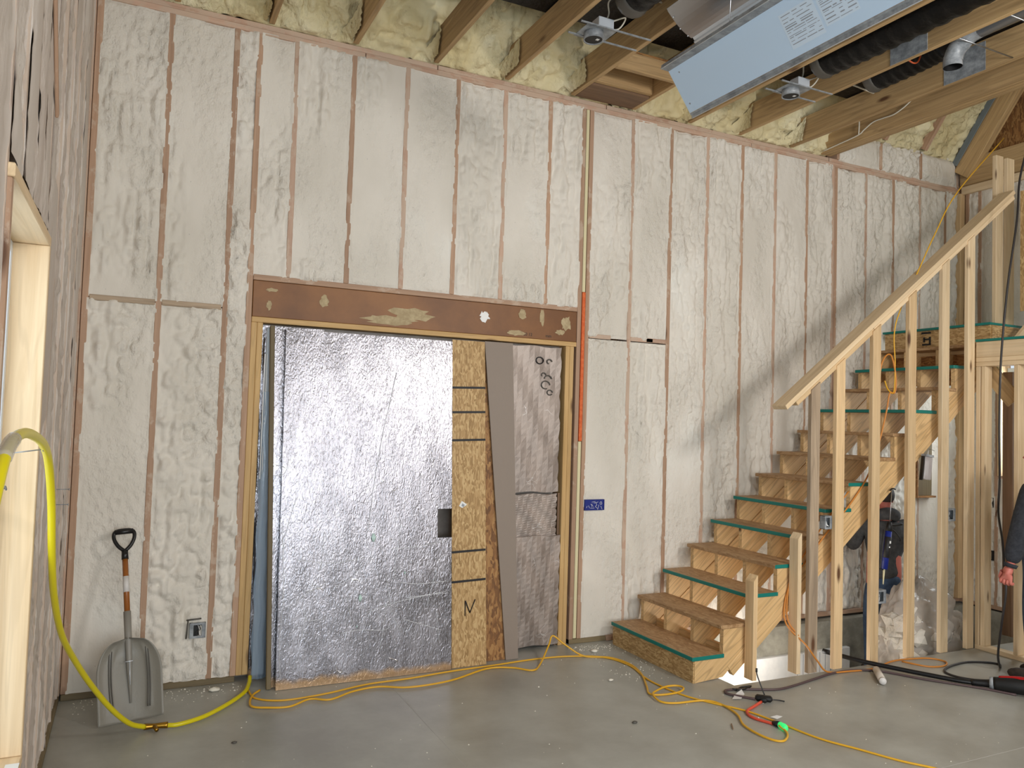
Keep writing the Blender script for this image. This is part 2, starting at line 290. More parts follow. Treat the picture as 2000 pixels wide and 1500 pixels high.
M = dict(
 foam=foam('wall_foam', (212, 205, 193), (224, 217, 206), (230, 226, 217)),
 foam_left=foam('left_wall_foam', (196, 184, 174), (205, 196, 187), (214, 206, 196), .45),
 foam_roof=foam('roof_foam', (206, 190, 146), (222, 210, 172), (236, 228, 200), 1., 1.2),
 stud=wood('stained_stud', (166, 132, 106), (186, 152, 126), spray=.35, ring=.35),
 studp=wood('pink_stud', (176, 142, 120), (200, 168, 146), spray=.9, ring=.2),
 studl=wood('greyed_stud', (176, 158, 146), (198, 184, 172), spray=1., ring=.2),
 pine=wood('new_pine', (206, 172, 128), (226, 196, 152)),
 pinew=wood('pale_pine', (214, 186, 146), (232, 208, 172), knots=.07, ring=.4),
 pineg=wood('weathered_pine', (150, 130, 108), (186, 164, 138), ring=.8),
 joist=wood('joist_pine', (166, 134, 92), (194, 162, 116), ring=.9),
 trim=wood('yellow_pine', (188, 150, 96), (210, 174, 120), ring=.5),
 string=wood('stringer_pine', (202, 164, 112), (224, 188, 136), knot=(80, 44, 20), ring=1.3),
 brown=wood('brown_post', (110, 84, 62), (136, 106, 80)),
 plate=wood('green_plate', (104, 90, 64), (126, 110, 80), ring=.3),
 lvl=patchy('laminated_beam', (112, 68, 26), (142, 92, 42), .5, 1.2, bump=.05),
 tread=osbm('tread_board', (150, 114, 76), (166, 130, 90), (180, 146, 106)),
 osb=osbm('strand_board', (154, 120, 72), (182, 146, 96), (204, 172, 122), 1.7),
 osbd=osbm('dark_strand_board', (110, 72, 36), (146, 100, 54), (172, 128, 76)),
 teal=plain('teal_edge_paint', (0, 118, 108), .5),
 conc=patchy('slab_concrete', (150, 148, 140), (178, 178, 170), .42, 1.7, (.35, .7), .12, ((205, 205, 200), 5.5, .018), (.22, .5)),
 stem=patchy('stem_concrete', (128, 124, 112), (170, 166, 152), .85, 3.5),
 soil=patchy('pit_floor', (120, 108, 92), (150, 138, 120), .9, 3),
 whitefoam=patchy('white_foam_board', (226, 228, 228), (244, 244, 242), .6, 4),
 black=plain('black_plastic', (20, 20, 22), .35), blackm=plain('black_matte', (10, 10, 11), .6),
 duct=plain('black_duct_wrap', (10, 10, 11), .45, spec=.25, bump=.8, bs=25),
 galv=patchy('galvanised_steel', (120, 124, 128), (164, 168, 172), .38, 14, bump=.03), 
 steel=plain('brushed_steel', (170, 172, 176), .3, 1.), steelw=plain('steel_edge', (225, 232, 240), .3, .4),
 bluep=plain('sky_tinted_metal', (200, 224, 248), .4, 0),  # blue of the reflected sky put into the base colour
 white=plain('white_paint', (232, 232, 230), .5), whitec=plain('white_cable', (214, 208, 192), .5),
 yellow=plain('yellow_hose', (216, 200, 20), .3), cordy=plain('yellow_cord', (222, 168, 40), .45),
 cordo=plain('orange_cord', (200, 128, 50), .5), red=plain('red_cord', (214, 78, 52), .45), redp=plain('red_plastic', (170, 20, 24), .35),
 cordk=plain('dark_cord', (44, 40, 40), .5), cordg=plain('grey_maroon_cord', (84, 66, 66), .5),
 brass=plain('brass', (170, 130, 50), .3, 1.), blue=plain('blue_tape', (12, 34, 120), .5),
 orange=patchy('orange_marked_foam', (206, 92, 44), (224, 118, 66), .8, 30), ystrip=plain('pale_strip', (216, 206, 166), .7, bump=.2),
 shov=plain('grey_plastic_blade', (132, 128, 118), .42, bump=.1), shovs=plain('grey_socket', (140, 136, 128), .45), shovr=plain('dark_rib', (84, 80, 74), .5),
 handle=plain('varnished_handle', (150, 88, 34), .35), sticker=plain('white_sticker', (214, 210, 206), .5),
 taupe=plain('taupe_board', (140, 126, 114), .6, bump=.1), silver=patchy('silver_board', (150, 140, 132), (176, 166, 158), .4, 6, bump=.25),
 residue=patchy('dried_residue', (166, 146, 112), (190, 172, 136), .8, 30),
 crease=plain('bright_crease', (236, 238, 242), .3, .3), splat=plain('pale_splat', (196, 222, 216), .7),
 foil=foil('foil_facing'), foil2=foil('pinkish_foil_facing', (184, 172, 164), .55, .35, False),
 denim=patchy('denim', (44, 62, 88), (66, 86, 112), .85, 12), grey=patchy('dark_grey_fleece', (58, 58, 60), (76, 76, 76), .95, 20), 
 navy=patchy('charcoal_fleece', (38, 40, 46), (54, 56, 62), .95, 40), skin=plain('skin', (196, 112, 98), .5), hair=plain('dark_hair', (38, 28, 22), .7),
 ink=plain('black_ink', (30, 28, 30), .6), inkw=plain('faded_ink', (150, 156, 166), .6), bluebox=plain('blue_box', (30, 70, 140), .5),
 orangep=plain('orange_romex', (196, 84, 36), .5), tubew=plain('white_tube', (212, 202, 190), .35), crumb=plain('foam_crumb', (226, 220, 206), .8),
 mudge=patchy('mud_boot', (40, 34, 30), (64, 54, 46), .8, 20), vinyl=plain('white_vinyl', (214, 224, 234), .35),
)
def glassy(name, c, alpha, rough=.12, bump=.3):
    m = plain(name, c, rough, 0, bump, 14); b = m.node_tree.nodes['Principled BSDF']; b.inputs['Alpha'].default_value = alpha; return m
M['film'] = glassy('bluish_plastic_film', (164, 188, 212), .5, .15)
M['bagm'] = glassy('clear_plastic_bag', (214, 204, 194), .55, .12, .8)
M['clearp'] = glassy('clear_packaging', (196, 190, 192), .5, .08)
m_, t_, b_ = nt('window_glass'); b_.inputs['Roughness'].default_value = .02; b_.inputs['Alpha'].default_value = .12; b_.inputs['Base Color'].default_value = (.8, .9, .95, 1); M['glass'] = m_
m_, t_, b_ = nt('green_led'); b_.inputs['Base Color'].default_value = s2l((60, 210, 120)); b_.inputs['Emission Color'].default_value = s2l((40, 230, 110)); b_.inputs['Emission Strength'].default_value = .8; M['led'] = m_

YW = 5.579; H1, H2 = 4.413, 4.489
# ================================================================ SETTING
def foam_h(u, v, s, rough=.5, stripes=True, amp=1.):
    lo = vn(u*1.6+s*3.1, v*.9+s, s)                      # which zones are raw, which are shaved flat
    raw = sst(.62-rough*.45, .72-rough*.45, lo)
    b1 = np.abs(2*vn(u*15+s, v*(3.0 if stripes else 11), s+1)-1)
    b2 = np.abs(2*vn(u*34, v*(15 if stripes else 26)+s, s+2)-1)
    b3 = vn(u*70, v*60, s+3)
    h = -.014+.016*vn(u*5, v*1.3, s+4)+amp*(.040*b1+.026*b2+.008*b3)*raw-.022*raw
    flat = .0015*vn(u*9, v*7, s+6)
    return np.where(raw < .5, np.minimum(h, -.002)+flat, h)*1.0, raw
def foam_bay(parent, a0, a1, z0, z1, seed, to_world, mat, res=.0115, rough=.5, stripes=True, over=.010, bulge=0., amp=1., name='foam_panel', topover=.012, cr_=1.):
    A0, A1, Z0, Z1 = a0-over, a1+over, z0-topover, z1+topover
    nu = max(6, int((A1-A0)/res)+1); nv = max(6, int((Z1-Z0)/(res*1.25))+1)
    u = np.linspace(A0, A1, nu)[:, None]*np.ones((1, nv)); v = np.ones((nu, 1))*np.linspace(Z0, Z1, nv)[None, :]
    h, raw = foam_h(u, v, seed, rough, stripes, amp)
    d = np.minimum(np.minimum(u-a0, a1-u), np.minimum(v-z0, z1-v))      # >0 inside the bay
    h = h+bulge*sst(0, .06, d)
    side = np.where(u-a0 < a1-u, 11., 47.)
    en = vn(v*7+side, u*0+seed, seed+8); en2 = vn(v*26+side, u*9, seed+9); e3 = vn(v*3+side*3, u*0+7., seed+5)
    crease = np.where(e3 > .6, .016, .004)*(1-sst(0, .010+.02*en*(e3 > .55), d))*(d > -.004)
    h = h-crease*cr_
    h = np.where(d < .002, -.006+.011*(en*.5+en2*.5)-.004*(e3 > .6)-.3*np.maximum(-d-.004, 0)*(1-en), h)
    P = to_world(u.ravel(), v.ravel(), h.ravel())
    return mobj(name, P, grid(nu, nv), mat, parent, True)
def bw(u, v, h): return np.stack([u, YW-h, v], 1)

# ---- slab, pit
floor = empty('floor', (0, 0, 0), kind='structure')
bm = bmesh.new()
add_box(bm, (-.5, -4.2, -.12), (8.4, 4.312, 0)); add_box(bm, (-.5, 4.312, -.12), (3.872, 5.80, -.0004))
bmobj('slab', bm, M['conc'], floor)
box('slab_edge', (3.84, 4.25, -.60), (8.4, 4.312, -.02), M['stem'], floor, 0)
box('slab_side', (3.80, 4.312, -.60), (3.872, 5.44, -.02), M['stem'], floor, 0)
box('control_joint', (1.645, 1.0, -.0005), (1.649, 5.3, .0006), plain('joint_line', (176, 174, 168), .8), floor, 0)  # thin flat strips mark the control joints of the slab
box('control_joint', (3.872, 2.86, -.0005), (8.0, 2.864, .0006), bpy.data.materials['joint_line'], floor, 0)
box('pit_floor', (3.80, 4.25, -.66), (8.2, 5.6, -.50), M['soil'], floor, 0)

# ---- back wall
wb = empty('wall_back', (0, 5.6, 0), kind='structure')
box('sheathing', (-.5, 5.735, -.02), (.70, 5.75, 6.0), M['osbd'], wb, 0)
box('sheathing', (.70, 5.735, 2.43), (3.3, 5.75, 6.0), M['osbd'], wb, 0)
box('sheathing', (3.3, 5.735, -.02), (8.2, 5.75, 6.0), M['osbd'], wb, 0)
box('stem_wall', (3.80, 5.48, -.60), (8.2, 5.76, -.022), M['stem'], wb, 0)
box('foam_board', (3.875, 5.43, -.50), (6.3, 5.478, -.275), M['whitefoam'], wb, .004)
for i in range(9): box('board_groove', (5.62+i*.07, 5.4285, -.49), (5.626+i*.07, 5.431, -.285), M['inkw'], wb, 0)
# sole and top plates
for a, b in ((-.31, .70), (3.27, 3.62)): box('bottom_plate', (a, YW-.006, 0), (b, 5.72, .038), M['plate'], wb)
box('bottom_plate', (3.62, YW-.02, 0), (8.1, 5.72, .04), M['stud'], wb)
for a, b in ((-.31, 1.42), (1.425, 5.1), (5.105, 8.08)): box('top_plate', (a, YW, H1), (b, 5.72, H1+.037), M['studp'], wb)
for a, b in ((-.31, 1.98), (1.986, 3.50), (3.506, 6.1), (6.11, 8.08)): box('top_plate', (a, YW+.004, H1+.038), (b, 5.72, H2), M['studp'], wb)
K = [-.281+.4064*k for k in range(21)]
def stud(x, z0, z1, mat='stud', w=.038, dy=0.): return box('stud', (x-w/2, YW+dy, z0), (x+w/2, 5.72, z1), M[mat], wb)
full = [-.294, K[1], K[2]+.003]+[K[k] for k in (10, 11, 12, 13, 14, 15)]+[6.165, 6.206, K[17], K[18], K[19], K[20], 8.06]
for i, x in enumerate(full): stud(x, .038, H1, ('stud', 'studp')[i % 2 if i > 2 else 0])
stud(.687, .038, H1)                                    # king
for k in range(3, 9): stud(K[k], 2.745, H1, ('stud', 'studp')[k % 2])
for x in (.726, .765): stud(x, .038, 2.416, 'trim')
for x in (3.189, 3.228): stud(x, .0, 2.416, 'trim')
stud(3.289, .0, H1, 'stud'); stud(3.365, .038, H1, 'stud')
box('gap_strip', (3.313, YW+.004, 2.876), (3.342, 5.7, H1), M['ystrip'], wb)
box('gap_strip', (3.313, YW-.004, 1.642), (3.343, 5.7, 2.874), M['orange'], wb, label='orange-sprayed strip beside the door header')
box('gap_strip', (3.313, YW+.004, .04), (3.342, 5.7, 1.640), M['ystrip'], wb)
# header
box('header_beam', (.710, YW+.004, 2.455), (3.268, 5.70, 2.704), M['lvl'], wb, label='dark brown laminated header over the door opening')
box('header_plate', (.708, YW-.002, 2.706), (3.268, 5.71, 2.744), M['stud'], wb)
box('header_plate', (.708, YW-.002, 2.416), (3.268, 5.71, 2.454), M['trim'], wb)
for x0, z0, w, h, s in ((1.46, 2.46, .46, .09, 1), (1.66, 2.50, .36, .12, 2), (2.92, 2.56, .05, .15, 3), (3.12, 2.53, .10, .14, 4), (3.06, 2.50, .10, .05, 5), (1.16, 2.55, .07, .10, 6), (.80, 2.50, .04, .08, 7), (2.72, 2.60, .09, .09, 8), (2.62, 2.465, .2, .05, 9), (.79, 2.63, .09, .03, 10)):
    rg = random.Random(s); n = 18; vv = [(x0+w/2+w/2*math.cos(t)*(.6+.5*rg.random()), YW+.0025, z0+h/2+h/2*math.sin(t)*(.6+.5*rg.random())) for t in [2*math.pi*i/n for i in range(n)]]
    vv = [(x, y, min(max(z, 2.457), 2.70)) for x, y, z in vv]
    vv = [(x, YW+.0034-.0003*s, z) for x, y, z in vv]+[(x0+w/2, YW+.0034-.0003*s, z0+h/2)]
    mobj('dried_residue', vv, [(i, (i+1) % n, n) for i in range(n)], M['residue'], wb)
rg = random.Random(3); vv = [(2.44+.05*math.cos(t)*(.4+.7*rg.random()), YW+.001, 2.60+.05*math.sin(t)*(.4+.7*rg.random())) for t in [2*math.pi*i/22 for i in range(22)]]
mobj('foam_blob', vv, [tuple(range(22))], M['white'], wb)
# blocking
for a, b in ((-.272, .105), (.145, .51), (3.386, 3.60), (3.80, 4.03), (3.96, 4.17)): 
    box('blocking', (a, YW-.003, 2.478+.006*a), (b, 5.70, 2.514+.006*a), M['studp'] if a > 3 else M['pineg'], wb)
# foam
bays = []
def half(xs): return [(xs[i]+.019, xs[i+1]-.019) for i in range(len(xs)-1)]
fs = 1
rnd = {1: .75, 2: .35}
for a, b in [(-.275, K[1]-.019), (K[1]+.019, K[2]-.016)]:
    foam_bay(wb, a, b, 2.512, H1, fs*7, bw, M['foam'], rough=.85 if fs == 1 else .4); fs += 1
    foam_bay(wb, a, b, .038, 2.478, fs*7, bw, M['foam'], rough=.8, stripes=False); fs += 1
foam_bay(wb, K[2]+.022, .668, .038, H1, 55, bw, M['foam'], rough=.9, stripes=False)
xs = [.687]+[K[k] for k in range(3, 9)]+[3.289]
for i, (a, b) in enumerate(half(xs)): foam_bay(wb, a, b, 2.745, H1, 60+i*5, bw, M['foam'], rough=.42+.1*(i % 3))
xs = [3.365]+[K[k] for k in (10, 11, 12, 13, 14, 15)]+[6.165]
for i, (a, b) in enumerate(half(xs)):
    if i < 2:
        foam_bay(wb, a, b, 2.52, H1, 130+i*5, bw, M['foam'], rough=.6); foam_bay(wb, a, b, .04, 2.482, 171+i*5, bw, M['foam'], rough=.6)
    else: foam_bay(wb, a, b, .04, H1, 130+i*5, bw, M['foam'], rough=.62+.05*(i % 3), cr_=1.6)
xs = [6.206, K[17], K[18], K[19], K[20], 8.06]
for i, (a, b) in enumerate(half(xs)): foam_bay(wb, a, b, .04, H1, 230+i*5, bw, M['foam'], rough=.6, bulge=.012, cr_=2.2)
xu = [6.22, 6.83, 7.44, 8.05]
for x in xu: box('gable_stud', (x-.019, YW-.01, H2), (x+.019, 5.70, 4.76), M['stud'], wb)
for i, (a, b) in enumerate(half(xu)): foam_bay(wb, a, b, H2, 4.78, 300+i*5, bw, M['foam'], rough=.8, stripes=False, bulge=.03)

# ---- left wall with its window
wl = empty('wall_left', (-.4, 0, 0), kind='structure')
XL = -.322
def lw(u, v, h): return np.stack([XL+h, u, v], 1)
box('sheathing', (-.50, -4.2, -.02), (-.49, 2.50, 6), M['osbd'], wl, 0); box('sheathing', (-.50, 3.50, -.02), (-.49, 5.75, 6), M['osbd'], wl, 0)
box('sheathing', (-.50, 2.48, 2.46), (-.49, 3.50, 6), M['osbd'], wl, 0); box('sheathing', (-.50, 2.50, -.02), (-.49, 3.50, .47), M['osbd'], wl, 0)
LY = [3.52, 3.93, 4.33, 4.74, 5.15, 5.53]
for y in [-4.0, -3.0, -2.0, -1.0, 0, .8, 1.3, 1.75, 2.15, 2.46]+LY: box('stud', (-.48, y-.019, .038), (XL-.005, y+.019, H1), M['studl'], wl)
for y in (2.75, 3.02, 3.25): box('cripple_stud', (-.48, y-.019, 2.50), (XL-.005, y+.019, H1), M['studl'], wl)
box('stud', (-.48, 5.55, .038), (XL+.006, 5.60, H1), M['studp'], wl)
box('bottom_plate', (-.48, -4.1, 0), (XL+.004, 5.57, .038), M['plate'], wl)
box('top_plate', (-.48, -4.1, H1), (XL, 5.57, H2), M['studp'], wl)
board('let_in_brace', (XL+.004, 3.55, 2.95), (XL+.004, 2.35, 4.35), .035, .012, (1, 0, 0), M['stud'], wl)
ys = [3.48]+LY[1:]
for i, (a, b) in enumerate(half([3.48, 3.93, 4.33, 4.74, 5.15, 5.53])):
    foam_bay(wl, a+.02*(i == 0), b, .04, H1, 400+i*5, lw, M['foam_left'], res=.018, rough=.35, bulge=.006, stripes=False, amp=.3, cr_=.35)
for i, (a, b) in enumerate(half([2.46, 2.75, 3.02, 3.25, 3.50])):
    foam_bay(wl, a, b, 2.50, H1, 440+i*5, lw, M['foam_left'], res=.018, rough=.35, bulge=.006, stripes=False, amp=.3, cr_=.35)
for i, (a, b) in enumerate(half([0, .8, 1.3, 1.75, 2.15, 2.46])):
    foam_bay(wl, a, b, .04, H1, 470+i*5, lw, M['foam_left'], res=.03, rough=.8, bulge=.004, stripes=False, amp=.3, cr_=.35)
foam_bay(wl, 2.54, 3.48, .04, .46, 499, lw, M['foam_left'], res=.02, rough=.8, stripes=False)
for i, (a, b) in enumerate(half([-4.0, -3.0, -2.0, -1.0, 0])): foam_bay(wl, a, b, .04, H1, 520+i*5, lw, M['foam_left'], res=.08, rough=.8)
# window boards (reveal) and window
w1 = empty('window_1', (-.5, 3.0, .5), kind='structure')
box('jamb_board', (-.49, 3.470, .50), (XL+.012, 3.508, 2.42), M['pinew'], w1); box('jamb_board', (-.49, 2.462, .50), (XL+.006, 2.500, 2.42), M['stud'], w1)
box('head_board', (-.49, 2.462, 2.421), (XL+.012, 3.508, 2.459), M['pinew'], w1); box('sill_board', (-.49, 2.462, .462), (XL+.012, 3.508, .499), M['pinew'], w1)
box('window_frame', (-.47, 3.425, .50), (-.43, 3.469, 2.42), M['vinyl'], w1); box('window_frame', (-.47, 2.501, .50), (-.43, 2.605, 2.42), M['vinyl'], w1)
box('window_frame', (-.47, 2.606, 2.376), (-.43, 3.424, 2.42), M['vinyl'], w1); box('window_frame', (-.47, 2.606, .50), (-.43, 3.424, .544), M['vinyl'], w1)
box('pane', (-.455, 2.606, .545), (-.449, 3.424, 2.375), M['glass'], w1, 0)
box('house_wrap', (XL-.03, 2.56, .4995), (XL+.014, 3.40, .503), M['white'], w1, 0)

# ---- end wall (right)
we = empty('wall_right', (8.15, 0, 0), kind='structure')
XE = 8.095
def ew(u, v, h): return np.stack([XE-h, u, v], 1)
for lo, hi in (((8.24, 5.12, -.6), (8.25, 5.75, 7)), ((8.24, 3.9, 2.55), (8.25, 5.12, 7)), ((8.24, 3.9, -.6), (8.25, 5.12, 1.35)), ((8.24, -4.2, -.6), (8.25, 3.9, 7))): box('sheathing', lo, hi, M['osbd'], we, 0)
box('stem_wall', (8.10, -4.2, -.60), (8.235, 5.48, -.02), M['stem'], we, 0)
box('corner_post', (8.035, 5.535, .038), (8.235, 5.60, H1), M['pine'], we)
EY = [5.50, 5.36, 5.17]
for y in EY: box('stud', (XE, y-.019, .038), (8.235, y+.019, H1), M['stud'], we)
for y in (3.9, 3.5, 3.1, 2.7, 2.3, 1.9): box('stud', (XE, y-.019, .038), (8.235, y+.019, H1), M['stud'], we)
for y in (4.2, 4.6): box('cripple_stud', (XE, y-.019, 2.60), (8.235, y+.019, H1), M['stud'], we)
box('bottom_plate', (XE-.01, 1.9, 0), (8.235, 5.56, .038), M['stud'], we)
box('top_plate', (XE-.03, 1.9, H1-.01), (8.235, 5.55, H2), M['pinew'], we)
for i, (a, b) in enumerate(half(EY[::-1])): foam_bay(we, a, b, .04, H1-.01, 600+i*5, ew, M['foam'], res=.02, rough=.7, bulge=.015)
for i, (a, b) in enumerate(half([1.9, 2.3, 2.7, 3.1, 3.5, 3.9])): foam_bay(we, a, b, .04, H1-.01, 640+i*5, ew, M['foam'], res=.04, rough=.7, bulge=.015)
foam_bay(we, 3.92, 5.15, .04, 1.33, 680, ew, M['foam'], res=.03, rough=.7); foam_bay(we, 3.92, 5.15, 2.58, H1-.01, 685, ew, M['foam'], res=.03, rough=.7)
box('gable_beam', (8.03, 1.9, H2+.002), (8.09, 5.54, 4.775), M['joist'], we)
w2 = empty('window_2', (8.1, 4.5, 1.4), kind='structure')
box('jamb_board', (8.08, 5.118, 1.37), (8.235, 5.15, 2.55), M['pine'], w2); box('jamb_board', (8.06, 3.92, 1.37), (8.235, 3.95, 2.55), M['pine'], w2)
box('window_frame', (8.19, 3.95, 2.42), (8.235, 5.117, 2.49), M['vinyl'], w2); box('window_frame', (8.19, 3.95, 1.37), (8.235, 5.117, 1.43), M['vinyl'], w2)
box('window_frame', (8.20, 5.085, 1.43), (8.235, 5.117, 2.42), M['vinyl'], w2); box('window_frame', (8.19, 3.95, 1.93), (8.235, 5.085, 1.97), M['vinyl'], w2)
box('pane', (8.21, 3.95, 1.97), (8.215, 5.085, 2.42), M['glass'], w2, 0); box('pane', (8.22, 3.95, 1.43), (8.225, 5.085, 1.93), M['glass'], w2, 0)

# ---- wall behind the camera with its window openings
wf = empty('wall_front', (0, -4, 0), kind='structure')
for lo, hi in (((-.5, -4.06, -.02), (-.1, -4.0, 4.5)), ((-.1, -4.06, 2.6), (.5, -4, 4.5)), ((-.1, -4.06, -.02), (0, -4, 2.6)), ((1.3, -4.06, -.02), (5.3, -4, .95)), ((.5, -4.06, 2.6), (.6, -4, 4.5)), ((5.3, -4.06, -.02), (8.3, -4, 4.5)), ((.6, -4.06, 4.32), (5.3, -4, 4.5)), ((.6, -4.06, 2.52), (1.3, -4, 2.6)), ((2.1, -4.06, .95), (2.2, -4, 4.32)), ((3.7, -4.06, .95), (3.8, -4, 4.32))):
    box('foam_panel', lo, hi, M['foam'], wf, 0)

# ---- roof and ceiling framing
ce = empty('ceiling', (3, 1, 4.5), kind='structure')
SL = 1.42
def roof_patch(x0, x1, y0, z0, length, seed, res=.028, name='roof_foam', zmin=0):
    nu = int((x1-x0)/res)+1; nv = int(length/res)+1
    u = np.linspace(x0, x1, nu)[:, None]*np.ones((1, nv)); s = np.ones((nu, 1))*np.linspace(0, length, nv)[None, :]
    c = 1/math.sqrt(1+SL*SL); sy = -c; sz = SL*c
    rib = (np.abs(((u-.75)/.61+.5) % 1-.5)*.61)
    h = .04*sst(.0, .12, rib)+.07*np.abs(2*vn(u*6, s*5, seed)-1)+.065*np.abs(2*vn(u*13, s*12, seed+1)-1)+.045*np.abs(2*vn(u*25, s*23, seed+2)-1)
    y = y0+s*sy-h*SL*c; z = np.maximum(z0+s*sz-h*c, zmin)
    return mobj(name, np.stack([u.ravel(), y.ravel(), z.ravel()], 1), grid(nu, nv), M['foam_roof'], ce, True)
roof_patch(-.32, 6.05, 5.76, H2-.08, 2.3, 71, .021, zmin=H2+.004)
roof_patch(6.05, 8.12, 5.74, 4.70, 2.7, 75, .022, zmin=4.765)
roof_patch(-.32, 8.12, 4.36, 6.28, 6.5, 79, .12)
mobj('roof_deck', [(-.5, 1.0, 11), (8.3, 1.0, 11), (8.3, -4.2, 4.45), (-.5, -4.2, 4.45)], [(0, 1, 2, 3)], M['foam_roof'], ce)
for x in (6.83, 7.44): board('rafter', (x, 5.55, 4.80), (x, 4.1, 4.80+1.45*SL), .038, .09, (0, 1, 1), M['stud'], ce)
board('rafter', (8.02, 5.50, 4.60), (8.02, 4.0, 4.60+1.5*SL), .19, .09, (1, 0, 0), M['joist'], ce)
board('metal_strap', (7.96, 5.56, 4.72), (7.96, 4.85, 4.72+.71*SL), .07, .01, (1, 0, 0), plain('grey_strap', (108, 116, 120), .6), ce)
box('ridge_block', (7.5, 4.86, 5.42), (8.1, 5.02, 5.46), M['brown'], ce)
JX = [.752, 1.342, 1.961, 2.556, 3.159, 3.76, 4.36, 4.938, 5.578]
joists = []
for x in [.15]+JX: joists.append(box('joist', (x-.019, -4.0, H2+.001), (x+.019, 5.56, H2+.236), M['joist'], ce))
for dx in (0, .045, .09): box('beam_ply', (5.968+dx, -4.0, H2+.001), (6.012+dx, 5.56, H2+.30), M['joist'], ce)
for i, x in enumerate(JX):       # foam collars swelling around the joist ends
    P = []; nu, nv = 10, 14
    for a in range(nu):
        for b in range(nv):
            t = a/(nu-1); s = b/(nv-1); yy = 5.56-.30*s*(.75+.25*math.sin(i*2.3)); 
            P.append((x-.019-.008-.07*(1-s)**2*math.sin(math.pi*.5*t)-.012*abs(math.sin(a*1.7+b*1.1+i)), yy+.02*math.sin(t*3+i), H2+.012+.21*t*(.3+.7*s)))
    mobj('foam_collar', P, grid(nu, nv), M['foam_roof'], ce, True)
def plate_on(j, x, y0, y1, z0, z1): box('nail_plate', (x-.022-.002, y0, z0), (x-.0195, y1, z1), M['galv'], j, 0)
plate_on(joists[8], 4.938, 3.64, 3.94, H2+.003, H2+.234); plate_on(joists[9], 5.578, 3.64, 3.97, H2+.003, H2+.22)
# blocked box between two joists
box('blocking', (3.179, 5.30, H2+.001), (3.74, 5.56, H2+.04), M['brown'], ce)
box('blocking', (3.179, 4.93, H2+.001), (3.74, 4.968, H2+.14), M['joist'], ce); box('blocking', (3.179, 5.255, H2+.02), (3.74, 5.295, H2+.2), M['joist'], ce)
box('blocking', (3.179, 4.97, H2+.16), (3.74, 5.3, H2+.18), M['osbd'], ce); box('blocking', (3.179, 5.02, H2+.05), (3.74, 5.06, H2+.15), M['stud'], ce)

# ---- landing, inner wall under it
wi = empty('wall_inner', (6.5, 2, 0), kind='structure')
XI = 6.47
box('bottom_plate', (XI, 1.9, .0), (XI+.089, 4.31, .038), M['pinew'], wi)
box('top_plate', (XI, 1.9, 2.375), (XI+.089, 4.31, 2.412), M['pinew'], wi); box('top_plate', (XI, 1.9, 2.413), (XI+.089, 4.31, 2.45), M['pinew'], wi)
box('rim_joist', (XI, 1.9, 2.451), (XI+.038, 4.31, 2.585), M['pinew'], wi)
box('deck', (XI-.01, 1.9, 2.586), (8.06, 4.31, 2.606), M['teal'], wi, 0)
for y in (3.97, 3.56, 3.15, 2.75, 2.34): box('stud', (XI, y-.019, .038), (XI+.089, y+.019, 2.374), M['pinew'], wi)
for y in (4.29, 4.245): box('stud', (XI, y-.019, .038), (XI+.089, y+.019, 2.374), M['pinew'], wi)
board('corner_brace', (XI+.11, 4.28, 2.36), (XI+.11, 4.05, 2.08), .14, .02, (1, 0, 0), M['joist'], wi)
box('post', (7.15, 4.42, .0), (7.24, 4.51, 2.37), M['brown'], wi)
for y in (4.25, 3.85, 3.45): box('landing_joist', (XI+.09, y-.019, 2.42), (8.06, y+.019, 2.584), M['joist'], wi)
# walls above the landing
for x, y in ((7.11, 4.55), (7.275, 4.55)): box('stud', (x, y, 2.793), (x+.105, y+.038, H1-.02), M['pinew'], wi)
box('strand_board', (7.06, 3.6, 2.9), (7.072, 4.30, 3.98), M['osb'], wi, 0)
board('stair_brace', (6.90, 4.22, 2.62), (7.35, 4.22, 3.0), .089, .038, (0, 1, 0), M['pinew'], wi)
